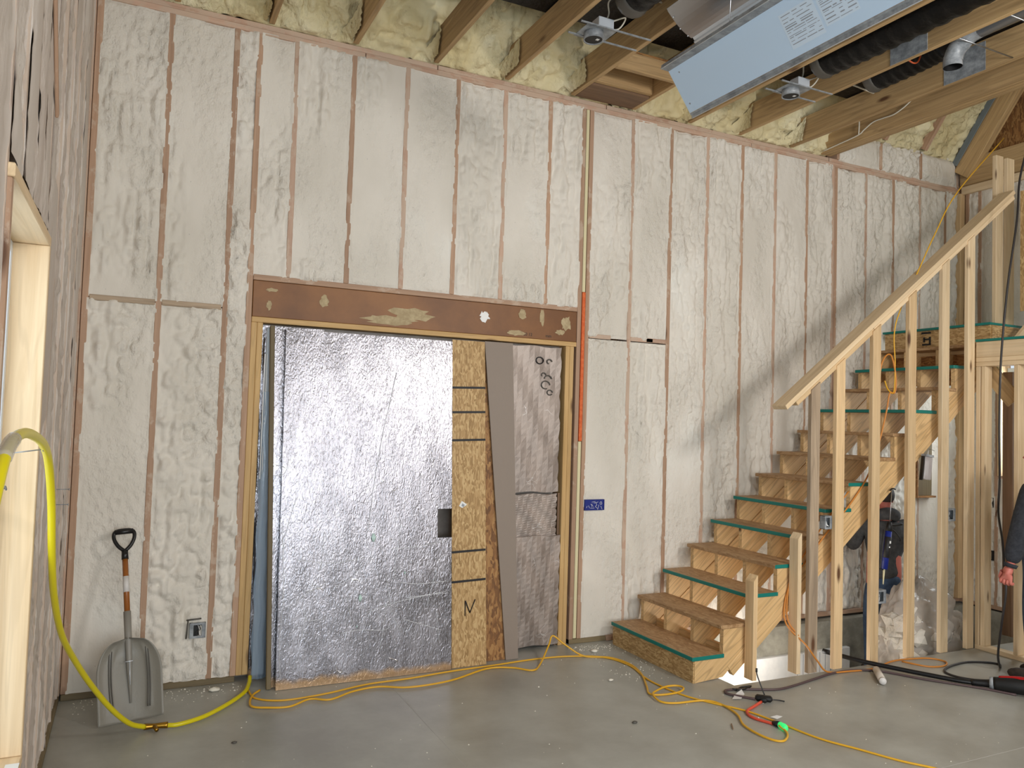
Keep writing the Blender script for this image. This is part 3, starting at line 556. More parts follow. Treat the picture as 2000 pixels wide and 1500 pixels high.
# ================================================================ STAIRCASE
st = empty('staircase', (3.63, 4.95, 0), label='rough wooden staircase with strand-board treads and green-painted edges climbing along the foam wall', cat='staircase')
NX = lambda i: 3.60+.251*(i-1)
NZ = lambda i: .183+.2005*(i-1)
SP = [4.462, 4.79, 5.12, 5.43]
for n, y in enumerate(SP):
    bot = lambda x: max(0, (x-3.86)*.80)
    cols = [(NX(i)+.03, NX(i+1)+.03, NZ(i)-.028) for i in range(1, 13)]+[(NX(13)+.03, 6.85, NZ(13)-.028)]
    # local frame whose z runs up the slope, so the grain follows the board
    ang = math.atan(.8); Rm = Matrix(((math.sin(ang), 0, math.cos(ang)), (0, 1, 0), (-math.cos(ang), 0, math.sin(ang)))).to_4x4(); Rm.translation = Vector((3.74, y, 0))
    inv = Rm.inverted(); bm = bmesh.new(); pz = 0
    def q4(*P): bm.faces.new([bm.verts.new(inv @ Vector(p)) for p in P])
    for x0, x1, zt in cols:
        for s in (-1, 1): q4(*([(x0, y+.019*s, bot(x0)), (x1, y+.019*s, bot(x1)), (x1, y+.019*s, zt), (x0, y+.019*s, zt)][::-s]))
        q4((x0, y-.019, zt), (x1, y-.019, zt), (x1, y+.019, zt), (x0, y+.019, zt)); q4((x0, y-.019, pz), (x0, y-.019, zt), (x0, y+.019, zt), (x0, y+.019, pz))
        q4((x0, y+.019, bot(x0)), (x1, y+.019, bot(x1)), (x1, y-.019, bot(x1)), (x0, y-.019, bot(x0))); pz = zt
    q4((6.85, y-.019, bot(6.85)), (6.85, y+.019, bot(6.85)), (6.85, y+.019, pz), (6.85, y-.019, pz))
    bmesh.ops.remove_doubles(bm, verts=bm.verts, dist=1e-5); bmesh.ops.recalc_face_normals(bm, faces=bm.faces)
    bmobj('stringer', bm, M['string'], st, M=Rm)
    if n in (0, 3): board('stringer_strip', (3.95, y-.001, .05), (6.80, y-.001, .05+2.85*.80), .09, .045, (0, 1, 0), M['string'], st)
def tread(i, teal_f, teal_s, z=None, x=None):
    z = NZ(i) if z is None else z; x = NX(i) if x is None else x
    lo = Vector((x, 4.432, z-.028)); hi = Vector((x+.285, 5.465, z)); c = (lo+hi)/2
    bm = bmesh.new(); d = hi-lo
    add_box(bm, (-d.x/2, -d.z/2, -d.y/2), (d.x/2, d.z/2, d.y/2), .003)
    bm.normal_update()
    for f in bm.faces:
        if teal_f and f.normal.x < -.6: f.material_index = 1
        if teal_s and f.normal.z > .6: f.material_index = 1
    Mx = Matrix(((1, 0, 0, c.x), (0, 0, -1, c.y), (0, 1, 0, c.z), (0, 0, 0, 1)))
    return bmobj('tread', bm, M['tread'], st, mats=[M['tread'], M['teal']], M=Mx, label='tread with green-painted edge' if teal_f else None)
for i in range(1, 14): tread(i, i in (1, 3, 5, 6, 10, 12), i in (1, 3, 4, 6, 7, 10, 12))
box('riser', (3.616, 4.443, 0), (3.629, 5.46, .154), M['osb'], st, .001)
box('blocking', (4.0, 4.485, .10), (4.038, 5.40, .19), M['string'], st)
# upper landing on top of the flight
ul = st
box('landing_deck', (6.79, 4.40, 2.772), (8.03, 5.50, 2.792), M['teal'], ul, 0)
box('landing_joist', (6.815, 4.41, 2.56), (6.827, 5.49, 2.770), M['osb'], ul, 0); box('landing_flange', (6.80, 4.41, 2.525), (6.85, 5.49, 2.559), M['pine'], ul)
box('landing_joist', (6.835, 4.41, 2.24), (6.847, 5.49, 2.524), M['osbd'], ul, 0); box('landing_side', (6.83, 4.40, 2.56), (8.0, 4.412, 2.77), M['osb'], ul, 0)
for q, (w, h, dz, dy) in enumerate(((.10, .018, .20, 0), (.02, .07, .10, .0), (.09, .016, .09, .0), (.09, .016, .055, 0), (.02, .05, .12, .06), (.05, .016, .14, .02))):
    box('printed_mark', (6.813, 4.985+dy, 2.57+dz-.03), (6.8145, 4.985+dy+w, 2.57+dz-.03+h), M['ink'], ul, 0)

# stair guard: posts and sloping rail
gd = empty('stair_guard', (4.6, 4.35, 0), label='unfinished stud guard of upright posts under a sloping double rail beside the stairs', cat='railing')
RB = lambda x: 1.955+.752*(x-4.43)
for k, (x0, m) in enumerate(((4.575, 'pineg'), (4.836, 'pine'), (5.226, 'pine'), (5.640, 'pine'), (6.046, 'pinew'), (6.375, 'pinew'))):
    t = RB(x0+.045)-.004
    board('post', (x0+.0445, 4.334, .001), (x0+.0445, 4.334, t), .089, .038, (0, 1, 0), M[m], gd, cut1=.067*(1))
for x, z, m in ((4.074, .70, 'pine'), (4.495, .985, 'pinew')):
    bm = bmesh.new(); add_box(bm, (-.019, -.0445, 0), (.019, .0445, z), .003)
    for v in bm.verts:
        if v.co.z > z*.8: v.co.z += .05*(v.co.y/.089+.5)*0+.045*(v.co.x/.038+.5)
    bmobj('short_post', bm, M[m], gd, M=Matrix.Translation((x, 4.375, .001)))
def rbd(name, xa, xb, dz, w, y, m, th=.036): 
    board(name, (xa, y, RB(xa)+dz+.019*1.25), (xb, y, RB(xb)+dz+.019*1.25), w, th, (-.6, 0, .8), M[m], gd)
rbd('rail_board', 4.44, 5.25, 0, .089, 4.372, 'pine'); rbd('rail_board', 5.255, 7.02, 0, .089, 4.372, 'pinew')
rbd('rail_board', 4.33, 7.02, .050, .14, 4.392, 'pinew', .038)

# ================================================================ BOARDS LEANING IN THE DOORWAY
def lean(name, x0b, x1b, yb, x0t, x1t, yt, h, th, mat, segs=1, wav=0, notch=(), **k):
    "upright sheet leaning back: bottom edge at (x0b..x1b, yb), top edge at (x0t..x1t, yt)"
    nu, nv = 12, 24; bm = bmesh.new()
    grids = []
    for s in (0, 1):
        g = []
        for a in range(nu):
            r = []
            for b in range(nv):
                t = b/(nv-1); q = a/(nu-1)
                x = (x0b*(1-t)+x0t*t)*(1-q)+(x1b*(1-t)+x1t*t)*q; y = yb*(1-t)+yt*t+s*th
                w_ = wav*(math.sin(q*9+t*5)*math.sin(t*11+x0b*9)); e = wav*.8*math.sin(t*37+q*31) if a in (0, nu-1) or b in (0, nv-1) else 0
                r.append(bm.verts.new((x+e-(x0b), y+w_-yb, h*t*math.cos(math.atan((yt-yb)/h)))))
            g.append(r)
        grids.append(g)
    F, Bk = grids
    for a in range(nu-1):
        for b in range(nv-1):
            if (a, b) in notch:
                if (a, b-1) not in notch: bm.faces.new([F[a][b], F[a+1][b], Bk[a+1][b], Bk[a][b]])
                if (a, b+1) not in notch: bm.faces.new([F[a][b+1], Bk[a][b+1], Bk[a+1][b+1], F[a+1][b+1]])
                bm.faces.new([F[a][b], Bk[a][b], Bk[a][b+1], F[a][b+1]]); continue
            bm.faces.new([F[a][b], F[a+1][b], F[a+1][b+1], F[a][b+1]]); bm.faces.new([Bk[a][b], Bk[a][b+1], Bk[a+1][b+1], Bk[a+1][b]])
    for a in range(nu-1):
        bm.faces.new([F[a][0], Bk[a][0], Bk[a+1][0], F[a+1][0]]); bm.faces.new([F[a][-1], F[a+1][-1], Bk[a+1][-1], Bk[a][-1]])
    for b in range(nv-1):
        bm.faces.new([F[0][b], F[0][b+1], Bk[0][b+1], Bk[0][b]]); 
        if (nu-2, b) not in notch: bm.faces.new([F[-1][b], Bk[-1][b], Bk[-1][b+1], F[-1][b+1]])
    return bmobj(name, bm, mat, None, False, M=Matrix.Translation((x0b, yb, .002)), **k)
fo = lean('foil_insulation_board', .925, 2.145, 5.305, .930, 2.152, 5.515, 2.385, .04, M['foil'], wav=.0012, notch=((10, 9), (10, 10)), label='large crinkled foil-faced insulation board leaning in the doorway', cat='insulation board')
CR = [[(1.719, 2.119), (1.601, 1.573), (1.509, 0.944)], [(1.761, 1.061), (1.704, 0.638)], [(1.665, 0.527), (1.619, 0.193)], [(0.97, 0.522), (1.042, 0.553), (1.104, 0.602), (1.196, 0.642), (1.243, 0.667)], [(1.507, 0.444), (1.736, 0.503), (2.113, 0.554)], [(2.027, 0.697), (1.954, 0.458)], [(1.345, 0.325), (1.46, 0.337), (1.637, 0.322), (1.697, 0.345)], [(1.089, 0.495), (1.118, 0.43), (1.229, 0.43)], [(1.108, 0.457), (1.075, 0.299)], [(1.217, 1.002), (1.202, 0.798), (1.185, 0.744)], [(1.024, 1.23), (0.966, 1.01), (0.943, 0.829)], [(1.492, 0.783), (1.415, 0.693), (1.282, 0.627)], [(1.755, 0.635), (1.9, 0.617), (2.113, 0.623)], [(1.797, 0.527), (2.027, 0.54), (2.124, 0.538)], [(1.778, 0.385), (1.923, 0.335), (2.071, 0.284)], [(0.937, 1.066), (0.957, 0.648), (0.94, 0.293), (0.95, 0.064)], [(1.691, 0.869), (1.898, 0.88), (2.112, 0.911)], [(1.035, 0.825), (1.278, 0.794), (1.511, 0.82)], [(1.653, 0.699), (1.696, 0.449), (1.769, 0.291)], [(1.378, 0.565), (1.42, 0.377)], [(2.028, 0.423), (2.05, 0.209)], [(1.905, 1.396), (1.896, 1.256)], [(0.874, 1.38), (0.946, 1.398), (0.971, 1.492)], [(1.838, 0.572), (1.818, 0.458)]]
cl_ = []
for l in CR:
    P = crm([(x, 5.3015+.0882*z, z) for x, z in l], 8) if len(l) > 2 else np.array([(l[0][0]*(1-t)+l[1][0]*t, 5.3015+.0882*(l[0][1]*(1-t)+l[1][1]*t), l[0][1]*(1-t)+l[1][1]*t) for t in np.linspace(0, 1, 10)])
    P[:, 0] += .006*(vn(P[:, 2]*60, P[:, 0]*50, 5)-.5); cl_.append(tube_vf(P, .0016, 5))
v, f = joinvf(cl_); mobj('crease', v, f, M['crease'], fo, True)
for x, z, r in ((1.56, .952, .022), (1.472, .548, .018), (1.79, .70, .008), (1.45, .36, .006)): v, f = tube_vf([(x, 5.300+.0882*z, z-r*1.3), (x+.003, 5.299+.0882*z, z), (x, 5.300+.0882*z, z+r*1.3)], [r*.3, r*.8, r*.3], 8); v = [(a_, 5.300+.0882*c_+(b_-5.300-.0882*c_)*.1, c_) for a_, b_, c_ in v]; mobj('foam_splat', v, f, M['splat'], fo, True)
lean('foil_insulation_board', .905, 1.20, 5.372,   .855, 1.20, 5.556, 2.40, .022, M['foil'], wav=.003, label='second foil board showing as a strip left of the large foil board', cat='insulation board')
o = lean('strand_board', 2.158, 2.432, 5.33, 2.158, 2.425, 5.53, 2.40, .011, M['osb'], label='upright strand-board strip with black cross lines beside the foil board', cat='wood panel')
for z in (2.03, 1.845, 1.636, .820, .606):
    t = z/2.4; y = 5.33+.2*t; q = mobj('marker_line', [(2.153, y-.0015, z-.009), (2.427, y-.0015, z+.001), (2.427, y-.0015, z+.017), (2.153, y-.0015, z+.008)], [(0, 1, 2, 3)], M['ink'], o)
y = 5.33+.2*.17
for a, b in (((2.262, .36), (2.262, .47)), ((2.262, .47), (2.30, .38)), ((2.30, .38), (2.34, .475))):
    tube('marker_line', [(a[0], y+.01*0-.003-.0, a[1]), (b[0], y-.003, b[1])], .004, M['ink'], o, 5, 1)
s_ = mobj('sticker', [(2.213, 5.425, 1.153), (2.255, 5.425, 1.128), (2.275, 5.427, 1.165), (2.235, 5.428, 1.19)], [(0, 1, 2, 3)], M['white'], o)
mobj('printed_mark', [(2.232, 5.4235, 1.155), (2.25, 5.4235, 1.144), (2.258, 5.4245, 1.16), (2.24, 5.4245, 1.172)], [(0, 1, 2, 3)], M['inkw'], s_)
lean('strand_board', 2.44, 2.625, 5.392, 2.436, 2.445, 5.572, 2.40, .011, M['osbd'], label='narrow tapering strand-board offcut tucked behind the grey board', cat='wood panel')
lean('grey_board', 2.612, 2.715, 5.375, 2.432, 2.672, 5.545, 2.405, .012, M['taupe'], label='plain grey-brown board standing slanted between strand board and silver panels', cat='wood panel')
# silver panels on the right
def sheet(name, x0, x1, z0, z1, y, mat, **k):
    bm = bmesh.new(); nu, nv = 14, 22; G = []
    for a in range(nu):
        r = []
        for b in range(nv):
            e = .006*math.sin(b*2.1+a)*(a in (0, nu-1) or b in (0, nv-1)); r.append(bm.verts.new(((x1-x0)*a/(nu-1)+e, .004*math.sin(a*1.3+b*.7), (z1-z0)*b/(nv-1)+e)))
        G.append(r)
    for a in range(nu-1):
        for b in range(nv-1): bm.faces.new([G[a][b], G[a+1][b], G[a+1][b+1], G[a][b+1]])
    r = bmesh.ops.extrude_face_region(bm, geom=bm.faces[:]); bmesh.ops.translate(bm, verts=[v for v in r['geom'] if isinstance(v, bmesh.types.BMVert)], vec=(0, .025, 0))
    bmesh.ops.recalc_face_normals(bm, faces=bm.faces)
    return bmobj(name, bm, mat, None, M=Matrix.Translation((x0, y, z0)), **k)
q = sheet('silver_panel', 2.50, 3.140, 1.23, 2.398, 5.60, M['foil2'], label='wrinkled silver panel in the upper right of the door opening', cat='insulation board')
rg = random.Random(5)
for cx, cz, r_, f in ((2.94, 2.285, .03, 1), (3.03, 2.28, .02, .7), (2.98, 2.17, .018, .6), (3.02, 2.14, .03, .5), (3.0, 2.09, .035, .8), (3.04, 2.03, .022, .9)):
    P = [(cx+r_*math.cos(t)*1.1, 5.592, cz+r_*math.sin(t)*.9) for t in np.linspace(0, 6.28*f, 14)]
    tube('scorch_mark', P, .005, M['black'] if f == 1 else M['shovr'], q, 5, 1)
q2 = sheet('silver_panel', 2.56, 3.125, .865, 1.215, 5.585, M['foil2'], label='narrow silver panel strip above the lowest silver panel', cat='insulation board')
q3 = sheet('silver_panel', 2.60, 3.15, .025, .885, 5.555, M['foil2'], label='lowest silver panel standing on the slab behind the yellow cord', cat='insulation board')
box('brace', (3.145, 5.60, .0), (3.165, 5.70, 1.22), M['brown'], wb)
# left side of the opening: film wrapped door panel and edge strip
fm = empty('wrapped_panel', (.85, 5.52, 0), label='tall panel wrapped in bluish plastic film at left end of the doorway', cat='door panel')
bm = bmesh.new(); add_box(bm, (.815, 5.60, .02), (.895, 5.63, 2.39), .006); bmobj('panel', bm, M['vinyl'], fm)
P = []; nu, nv = 10, 40
for a in range(nu):
    for b in range(nv):
        q_ = a/(nu-1); t = b/(nv-1); P.append((.800+.10*q_+.006*math.sin(b*.9), 5.565-.022*math.sin(math.pi*q_)-.006*math.sin(q_*19+t*6), .012+1.93*t))
mobj('film', P, grid(nu, nv), M['film'], fm, True)
box('corrugated_rib', (.800, 5.552, 1.35), (.806, 5.556, 2.2), M['white'], fm, 0); box('corrugated_rib', (.815, 5.552, 1.35), (.819, 5.556, 2.2), M['white'], fm, 0)
board('green_edge_strip', (.885, 5.345, .003), (.842, 5.548, 2.395), .030, .03, (0, 1, 0), M['plate'], None, label='dark greenish wood strip standing between film-wrapped panel and foil boards', cat='wood strip')
q = lean('foil_scrap', .79, .86, 5.62, .79, .86, 5.625, 2.40, .01, M['foil'], wav=.004, label='crumpled foil sheet behind the film-wrapped panel', cat='insulation board')
box('door_backing', (.70, 5.69, .0), (3.25, 5.72, 2.42), M['silver'], wb, 0)

# ================================================================ SHOVEL
Zs = Vector((-.091, .42, 1.04)).normalized(); Xs = Vector((1, .0, .0)); Xs = (Xs-Zs*Xs.dot(Zs)).normalized(); Ys = Zs.cross(Xs)
MS = Matrix(((Xs.x, Ys.x, Zs.x, .083), (Xs.y, Ys.y, Zs.y, 5.075), (Xs.z, Ys.z, Zs.z, .004), (0, 0, 0, 1)))
sh = bpy.data.objects.new('scoop_shovel', None); COL.objects.link(sh); sh.matrix_basis = MS; sh.empty_display_size = .1
tag(sh, 'grey plastic scoop shovel with wooden shaft and black D-grip leaning on foam wall', 'shovel')
def shp(name, v, f, mat, smooth=True, parent=None, **k):
    me = bpy.data.meshes.new(name); me.from_pydata([tuple(x) for x in v], [], [tuple(x) for x in f]); me.materials.append(mat)
    if smooth: me.polygons.foreach_set('use_smooth', [True]*len(me.polygons))
    ob = bpy.data.objects.new(name, me); COL.objects.link(ob); ob.parent = parent or sh; return tag(ob, **k)
nu, nv = 25, 30; P = []; 
def bw_(t): return .172*(1 if t < .55 else math.sqrt(max(0, 1-((t-.55)/.45)**2))**.8)*(1-.03*(1-t))+.004
for s in (0, 1):
    for a in range(nu):
        for b in range(nv):
            q_ = 2*a/(nu-1)-1; t = b/(nv-1); x = q_*bw_(t); 
            dish = -.045*abs(q_)**2.6*(1 if t < .8 else 1)-.03*max(0, (t-.75)/.25)**2
            rib = .008*math.exp(-((abs(q_)-.52-.1*math.sin(t*3))/.05)**2)*(t > .12)*(t < .92)
            P.append((x, dish-rib+s*.004, .46*t))
f1 = grid(nu, nv); off = nu*nv; F = [tuple(r) for r in f1]+[tuple(r[::-1]+off) for r in f1]
ring = [a*nv for a in range(nu)]+[(nu-1)*nv+b for b in range(1, nv)]+[a*nv+nv-1 for a in range(nu-2, -1, -1)]+[b for b in range(nv-2, 0, -1)]
F += [(ring[i], ring[i-1], ring[i-1]+off, ring[i]+off) for i in range(len(ring))]
bl = shp('blade', P, F, M['shov'])
for sg in (-1, 1):
    pts = [(sg*(.088+.014*math.sin(t*3)), -.010-.045*.2, .46*t) for t in np.linspace(.14, .9, 12)]
    for dx in (-.006, .006):
        v, f = tube_vf([(x+dx, y-.002, z) for x, y, z in pts], .0035, 6); shp('rib', v, f, M['shovr'], parent=bl)
v, f = tube_vf([(0, -.004, .10), (0, -.012, .30), (0, -.020, .46), (0, -.020, .62)], [.006, .016, .020, .021], 12); shp('socket', v, f, M['shovs'])
v, f = tube_vf([(0, -.020, .60), (0, -.020, .965)], .0165, 12); hd = shp('shaft', v, f, M['handle'])
v, f = tube_vf([(0, -.020, .735), (0, -.020, .83)], .0175, 12); shp('shaft_label', v, f, M['sticker'], parent=hd)
loop = [(0, .955), (0, .985), (-.035, 1.02), (-.056, 1.065), (-.055, 1.10), (-.035, 1.115), (0, 1.117), (.035, 1.115), (.055, 1.10), (.056, 1.065), (.035, 1.02), (0, .985)]
v1, g1 = tube_vf(crm([(x, -.020, z) for x, z in loop[1:]], 5), .0115, 10); v2, g2 = tube_vf([(0, -.02, .935), (0, -.02, .99)], [.021, .019], 10)
v3, g3 = tube_vf([(-.052, -.02, 1.108), (.052, -.02, 1.108)], .016, 10)
v, f = joinvf([(v1, g1), (v2, g2), (v3, g3)]); shp('d_grip', v, f, M['black'])
v, f = tube_vf([(-.02, -.036, .33), (.02, -.036, .33)], .003, 6); shp('rivet', v, f, M['steelw'])
v, f = tube_vf([(0, -.026, .20), (.003, -.036, .335)], .002, 6); shp('rivet', v, f, M['steelw'])

# ================================================================ HOSE AND CORDS
hs = empty('air_hose', (.17, 4.92, 0), label='thick yellow hose hooked on the left wall and curving over the slab', cat='hose')
hp = [(-.262, 1.95, 1.52), (-.255, 2.06, 1.655), (-.252, 2.16, 1.712), (-.25, 2.32, 1.735), (-.25, 2.57, 1.728), (-.25, 2.93, 1.685), (-.25, 3.16, 1.61), (-.25, 3.36, 1.45), (-.25, 3.50, 1.25), (-.25, 3.72, 1.04), (-.232, 4.02, .80), (-.185, 4.29, .60), (-.115, 4.50, .41), (-.022, 4.68, .222), (.07, 4.82, .085), (.150, 4.905, .024)]
tube('hose_line', hp, .0138, M['yellow'], hs, 12)
tube('hose_line', [(.262, 4.905, .018), (.33, 4.90, .017), (.47, 4.975, .017), (.63, 5.15, .017), (.735, 5.31, .018), (.775, 5.43, .03), (.79, 5.50, .05)], .0128, M['yellow'], hs, 12)
tube('coupling', [(.145, 4.908, .024), (.20, 4.908, .022), (.268, 4.905, .020)], [.018, .013, .018], M['brass'], hs, 10)
tube('valve', [(.20, 4.89, .026), (.205, 4.86, .022), (.21, 4.845, .02)], .011, M['brass'], hs, 8)
tube('tape_wrap', [(-.254, 2.10, 1.69), (-.252, 2.16, 1.716), (-.251, 2.22, 1.728)], .0175, M['clearp'], hs, 12)
def nail(p, d, L, **k):
    p = Vector(p); d = Vector(d).normalized(); v1, f1 = tube_vf([p-d*.03, p+d*L], .0022, 6); v2, f2 = tube_vf([p+d*L, p+d*(L+.003)], .007, 8)
    v, f = joinvf([(v1, f1), (v2, f2)]); return mobj('nail', v, f, M['galv'], None, True, **k)
nail((-.325, 2.98, 1.655), (1, 0, .15), .07, label='nail in the left wall holding up the yellow hose', cat='nail')
nail((-.39, 2.62, 1.55), (1, -.1, .3), .085, label='bent nail sticking out below the hose arch', cat='nail')
nail((-.325, 4.72, 1.372), (1, 0, 0), .05, label='upper of two nails in left wall near corner', cat='nail'); nail((-.325, 4.70, 1.295), (1, 0, 0), .05, label='lower of two nails in left wall near corner', cat='nail')
A = [(.761, 5.44), (.77, 5.249), (.798, 5.181), (.871, 5.124), (.991, 5.098), (1.223, 5.128), (1.514, 5.206), (1.805, 5.219), (2.128, 5.262), (2.46, 5.278), (2.801, 5.306), (3.096, 5.28), (3.344, 5.162), (3.416, 4.924), (3.361, 4.639), (3.367, 4.423), (3.408, 4.228), (3.498, 4.054), (3.598, 3.882), (3.645, 3.667), (3.692, 3.393), (3.788, 3.188), (3.877, 2.995), (3.985, 2.831), (4.05, 2.60), (4.2, 2.2), (4.6, 1.6)]
B = [(.83, 5.33), (.778, 5.257), (.744, 5.144), (.747, 5.051), (.822, 5.004), (.953, 4.972), (1.094, 5.058), (1.211, 5.004), (1.382, 5.098), (1.561, 5.124), (1.747, 5.043), (2.049, 5.071), (2.382, 5.217), (2.566, 5.174), (2.679, 5.07), (2.80, 5.18), (2.95, 5.33, .09), (3.0, 5.36, .15), (3.08, 5.32, .09), (3.208, 5.239), (3.375, 5.137), (3.431, 4.944), (3.385, 4.736), (3.262, 4.495), (3.194, 4.371), (3.248, 4.32), (3.393, 4.317), (3.458, 4.345, .02), (3.447, 4.403, .02), (3.361, 4.414, .02), (3.252, 4.37, .02), (3.188, 4.322, .02), (3.173, 4.218), (3.25, 4.159), (3.455, 4.13), (3.517, 4.028), (3.493, 3.859), (3.412, 3.714), (3.393, 3.573), (3.413, 3.471), (3.459, 3.438), (3.532, 3.479), (3.581, 3.54), (3.585, 3.60, .02)]
z3 = lambda L, r, b=0: [(p[0], p[1], (p[2] if len(p) > 2 else r+b)) for p in L]
ec = empty('extension_cord', (2.2, 5.1, 0), label='long yellow extension cord doubled along the doorway and looping over the slab', cat='cord')
tube('cord', z3(A, .0065), .0062, M['cordy'], ec, 8); tube('cord', z3(B, .0075, .002), .0068, M['cordy'], ec, 8)
gl = empty('extension_cord', (3.6, 3.75, 0), label='short red extension cord with a glowing green socket end', cat='cord')
tube('cord', z3([(3.80, 3.975), (3.70, 3.93), (3.60, 3.885), (3.558, 3.83), (3.552, 3.764), (3.585, 3.68), (3.60, 3.65)], .009), .009, M['red'], gl, 8)
tube('socket', [(3.598, 3.66, .014), (3.604, 3.615, .018)], [.014, .02], M['black'], gl, 10); tube('lit_end', [(3.604, 3.615, .018), (3.602, 3.575, .017), (3.594, 3.555, .016)], [.018, .021, .015], M['led'], gl, 12)
mobj('paper_tag', [(3.655, 3.745, .012), (3.70, 3.735, .02), (3.715, 3.70, .022), (3.67, 3.70, .012)], [(0, 1, 2, 3)], M['white'], gl)
tube('cable_tie', [(3.556, 3.748, .004), (3.565, 3.75, .02), (3.575, 3.752, .004)], .002, M['white'], gl, 5, 3)
tp = empty('power_splitter', (3.84, 4.0, 0), label='black three-way power splitter lying on the slab', cat='adapter')
bm = bmesh.new(); add_box(bm, (-.055, -.028, 0), (.055, .028, .034), .012); add_box(bm, (-.022, -.05, .002), (.022, .03, .03), .008); bmobj('body', bm, M['blackm'], tp, True, M=Matrix.Translation((3.845, 4.0, .001)) @ Matrix.Rotation(-.75, 4, 'Z'))
tube('tie', [(3.87, 4.02, .03), (3.862, 4.05, .09), (3.85, 4.07, .15), (3.85, 4.075, .175)], .004, M['black'], tp, 6); tube('tie_tip', [(3.85, 4.075, .165), (3.85, 4.075, .19)], .007, M['black'], tp, 6)
tube('tie', [(3.89, 3.98, .01), (3.93, 3.96, .008), (3.96, 3.93, .006)], .004, M['black'], tp, 6)
gc = empty('extension_cord', (4.5, 3.8, 0), label='dark grey and maroon cord running along the slab edge to the tool', cat='cord')
G = [(3.80, 4.03), (3.76, 4.08), (3.70, 4.16), (3.70, 4.21), (3.74, 4.235), (3.83, 4.22), (3.95, 4.17), (4.09, 4.12), (4.27, 4.14), (4.5, 4.19), (4.74, 4.24), (4.95, 4.235), (5.13, 4.14), (5.28, 3.90), (5.42, 3.72), (5.52, 3.58), (5.60, 3.43)]
tube('cord', z3(G, .0085), .0085, M['cordg'], gc, 8)
tube('cord_tie', [(3.78, 4.23, .012), (3.85, 4.2, .012), (3.93, 4.21, .02), (3.86, 4.235, .012), (3.80, 4.20, .012)], .006, M['black'], gc, 6)
mobj('paper_tag', [(3.655, 4.09, .006), (3.74, 4.15, .012), (3.80, 4.16, .03), (3.79, 4.12, .012), (3.72, 4.075, .004)], [(0, 1, 2, 3, 4)], M['sticker'], gc)
bk = empty('extension_cord', (6.1, 4.0, 0), label='black cord hanging from above through the hand and curling on the slab', cat='cord')
HX, HY, HZ = 5.745, 3.60, .70
tube('cord', [(6.64, 3.96, 4.3), (6.56, 4.0, 3.93), (6.44, 3.95, 3.55), (6.34, 3.96, 3.01), (6.29, 3.98, 2.42), (6.27, 3.98, 1.92), (6.23, 3.95, 1.45), (6.12, 3.89, 1.2), (5.95, 3.75, 1.0), (5.80, 3.64, .80), (5.758, 3.602, .66), (5.80, 3.66, .42), (5.95, 3.78, .15), (6.10, 3.86, .02), (6.2, 3.93, .008), (6.15, 4.0, .008), (5.99, 4.06, .008), (5.75, 4.03, .008), (5.60, 3.96, .008), (5.575, 3.84, .008), (5.66, 3.71, .008), (5.70, 3.60, .008), (5.66, 3.50, .01)], .0085, M['cordk'], bk, 8)
yc = empty('hanging_cord', (5.3, 4.4, 0), label='thin yellow-orange cord slung from the roof down the stairs and coiled on slab', cat='cord')
tube('cord', [(7.3, 4.6, 4.60), (6.345, 4.40, 3.887), (6.08, 4.41, 3.50), (5.861, 4.41, 3.142), (5.66, 4.418, 2.80), (5.60, 4.425, 2.6), (5.62, 4.43, 2.35), (5.608, 4.43, 2.126), (5.54, 4.43, 2.14), (5.50, 4.43, 2.21)], .0055, M['cordy'], yc, 6)
tube('cord', [(5.43, 4.43, 2.18), (5.46, 4.43, 2.34), (5.52, 4.43, 2.42), (5.58, 4.43, 2.41), (5.63, 4.43, 2.25), (5.62, 4.43, 2.12), (5.56, 4.43, 2.11), (5.52, 4.43, 1.95), (5.42, 4.43, 1.65), (5.30, 4.43, 1.42), (5.12, 4.43, 1.22), (4.90, 4.43, 1.03), (4.68, 4.43, .82), (4.52, 4.43, .66), (4.45, 4.43, .50), (4.44, 4.40, .35), (4.53, 4.30, .22), (4.62, 4.27, .10), (4.70, 4.25, .02), (4.90, 4.23, .008), (5.137, 4.21, .008), (5.45, 4.29, .008), (5.70, 4.27, .008), (5.82, 4.22, .008), (5.84, 4.12, .008), (5.72, 4.06, .008), (5.586, 4.10, .008), (5.50, 4.25, .012)], .0065, M['cordo'], yc, 8)
tube('cord', [(5.10, 4.425, 1.32), (4.88, 4.425, 1.12), (4.66, 4.425, .88), (4.50, 4.425, .68), (4.455, 4.41, .40), (4.49, 4.33, .28)], .006, M['cordo'], yc, 8)

# ================================================================ TOOL, TUBE, CRUMBS
tl = empty('pole_tool', (5.4, 3.9, 0), label='black pole with a red and black grip lying across the slab', cat='tool')
tube('pole', [(5.03, 4.52, .05), (5.146, 4.265, .035), (5.40, 3.81, .028), (5.50, 3.66, .03)], .017, M['black'], tl, 12); tube('pole_tip', [(5.005, 4.575, .053), (5.03, 4.52, .05)], .019, M['blackm'], tl, 12)
tube('collar', [(5.49, 3.68, .032), (5.545, 3.60, .04), (5.56, 3.57, .045)], [.024, .028, .036], M['black'], tl, 12)
tube('ring', [(5.548, 3.585, .05), (5.562, 3.562, .05)], [.040, .042], M['galv'], tl, 14)
tube('grip', [(5.562, 3.562, .05), (5.62, 3.46, .06), (5.70, 3.32, .065), (5.76, 3.20, .06)], [.044, .055, .055, .04], M['blackm'], tl, 14); tube('shell', [(5.585, 3.54, .08), (5.65, 3.43, .092), (5.72, 3.30, .09)], [.028, .036, .03], M['redp'], tl, 12)
ct = empty('caulk_tube', (4.98, 4.03, 0), label='white cylindrical tube lying on the slab beside the black pole', cat='tube')
tube('tube_body', [(5.075, 4.135, .028), (4.90, 3.94, .028)], .026, M['tubew'], ct, 16); tube('end_cap', [(4.90, 3.94, .028), (4.888, 3.927, .028)], [.027, .023], M['sticker'], ct, 16)
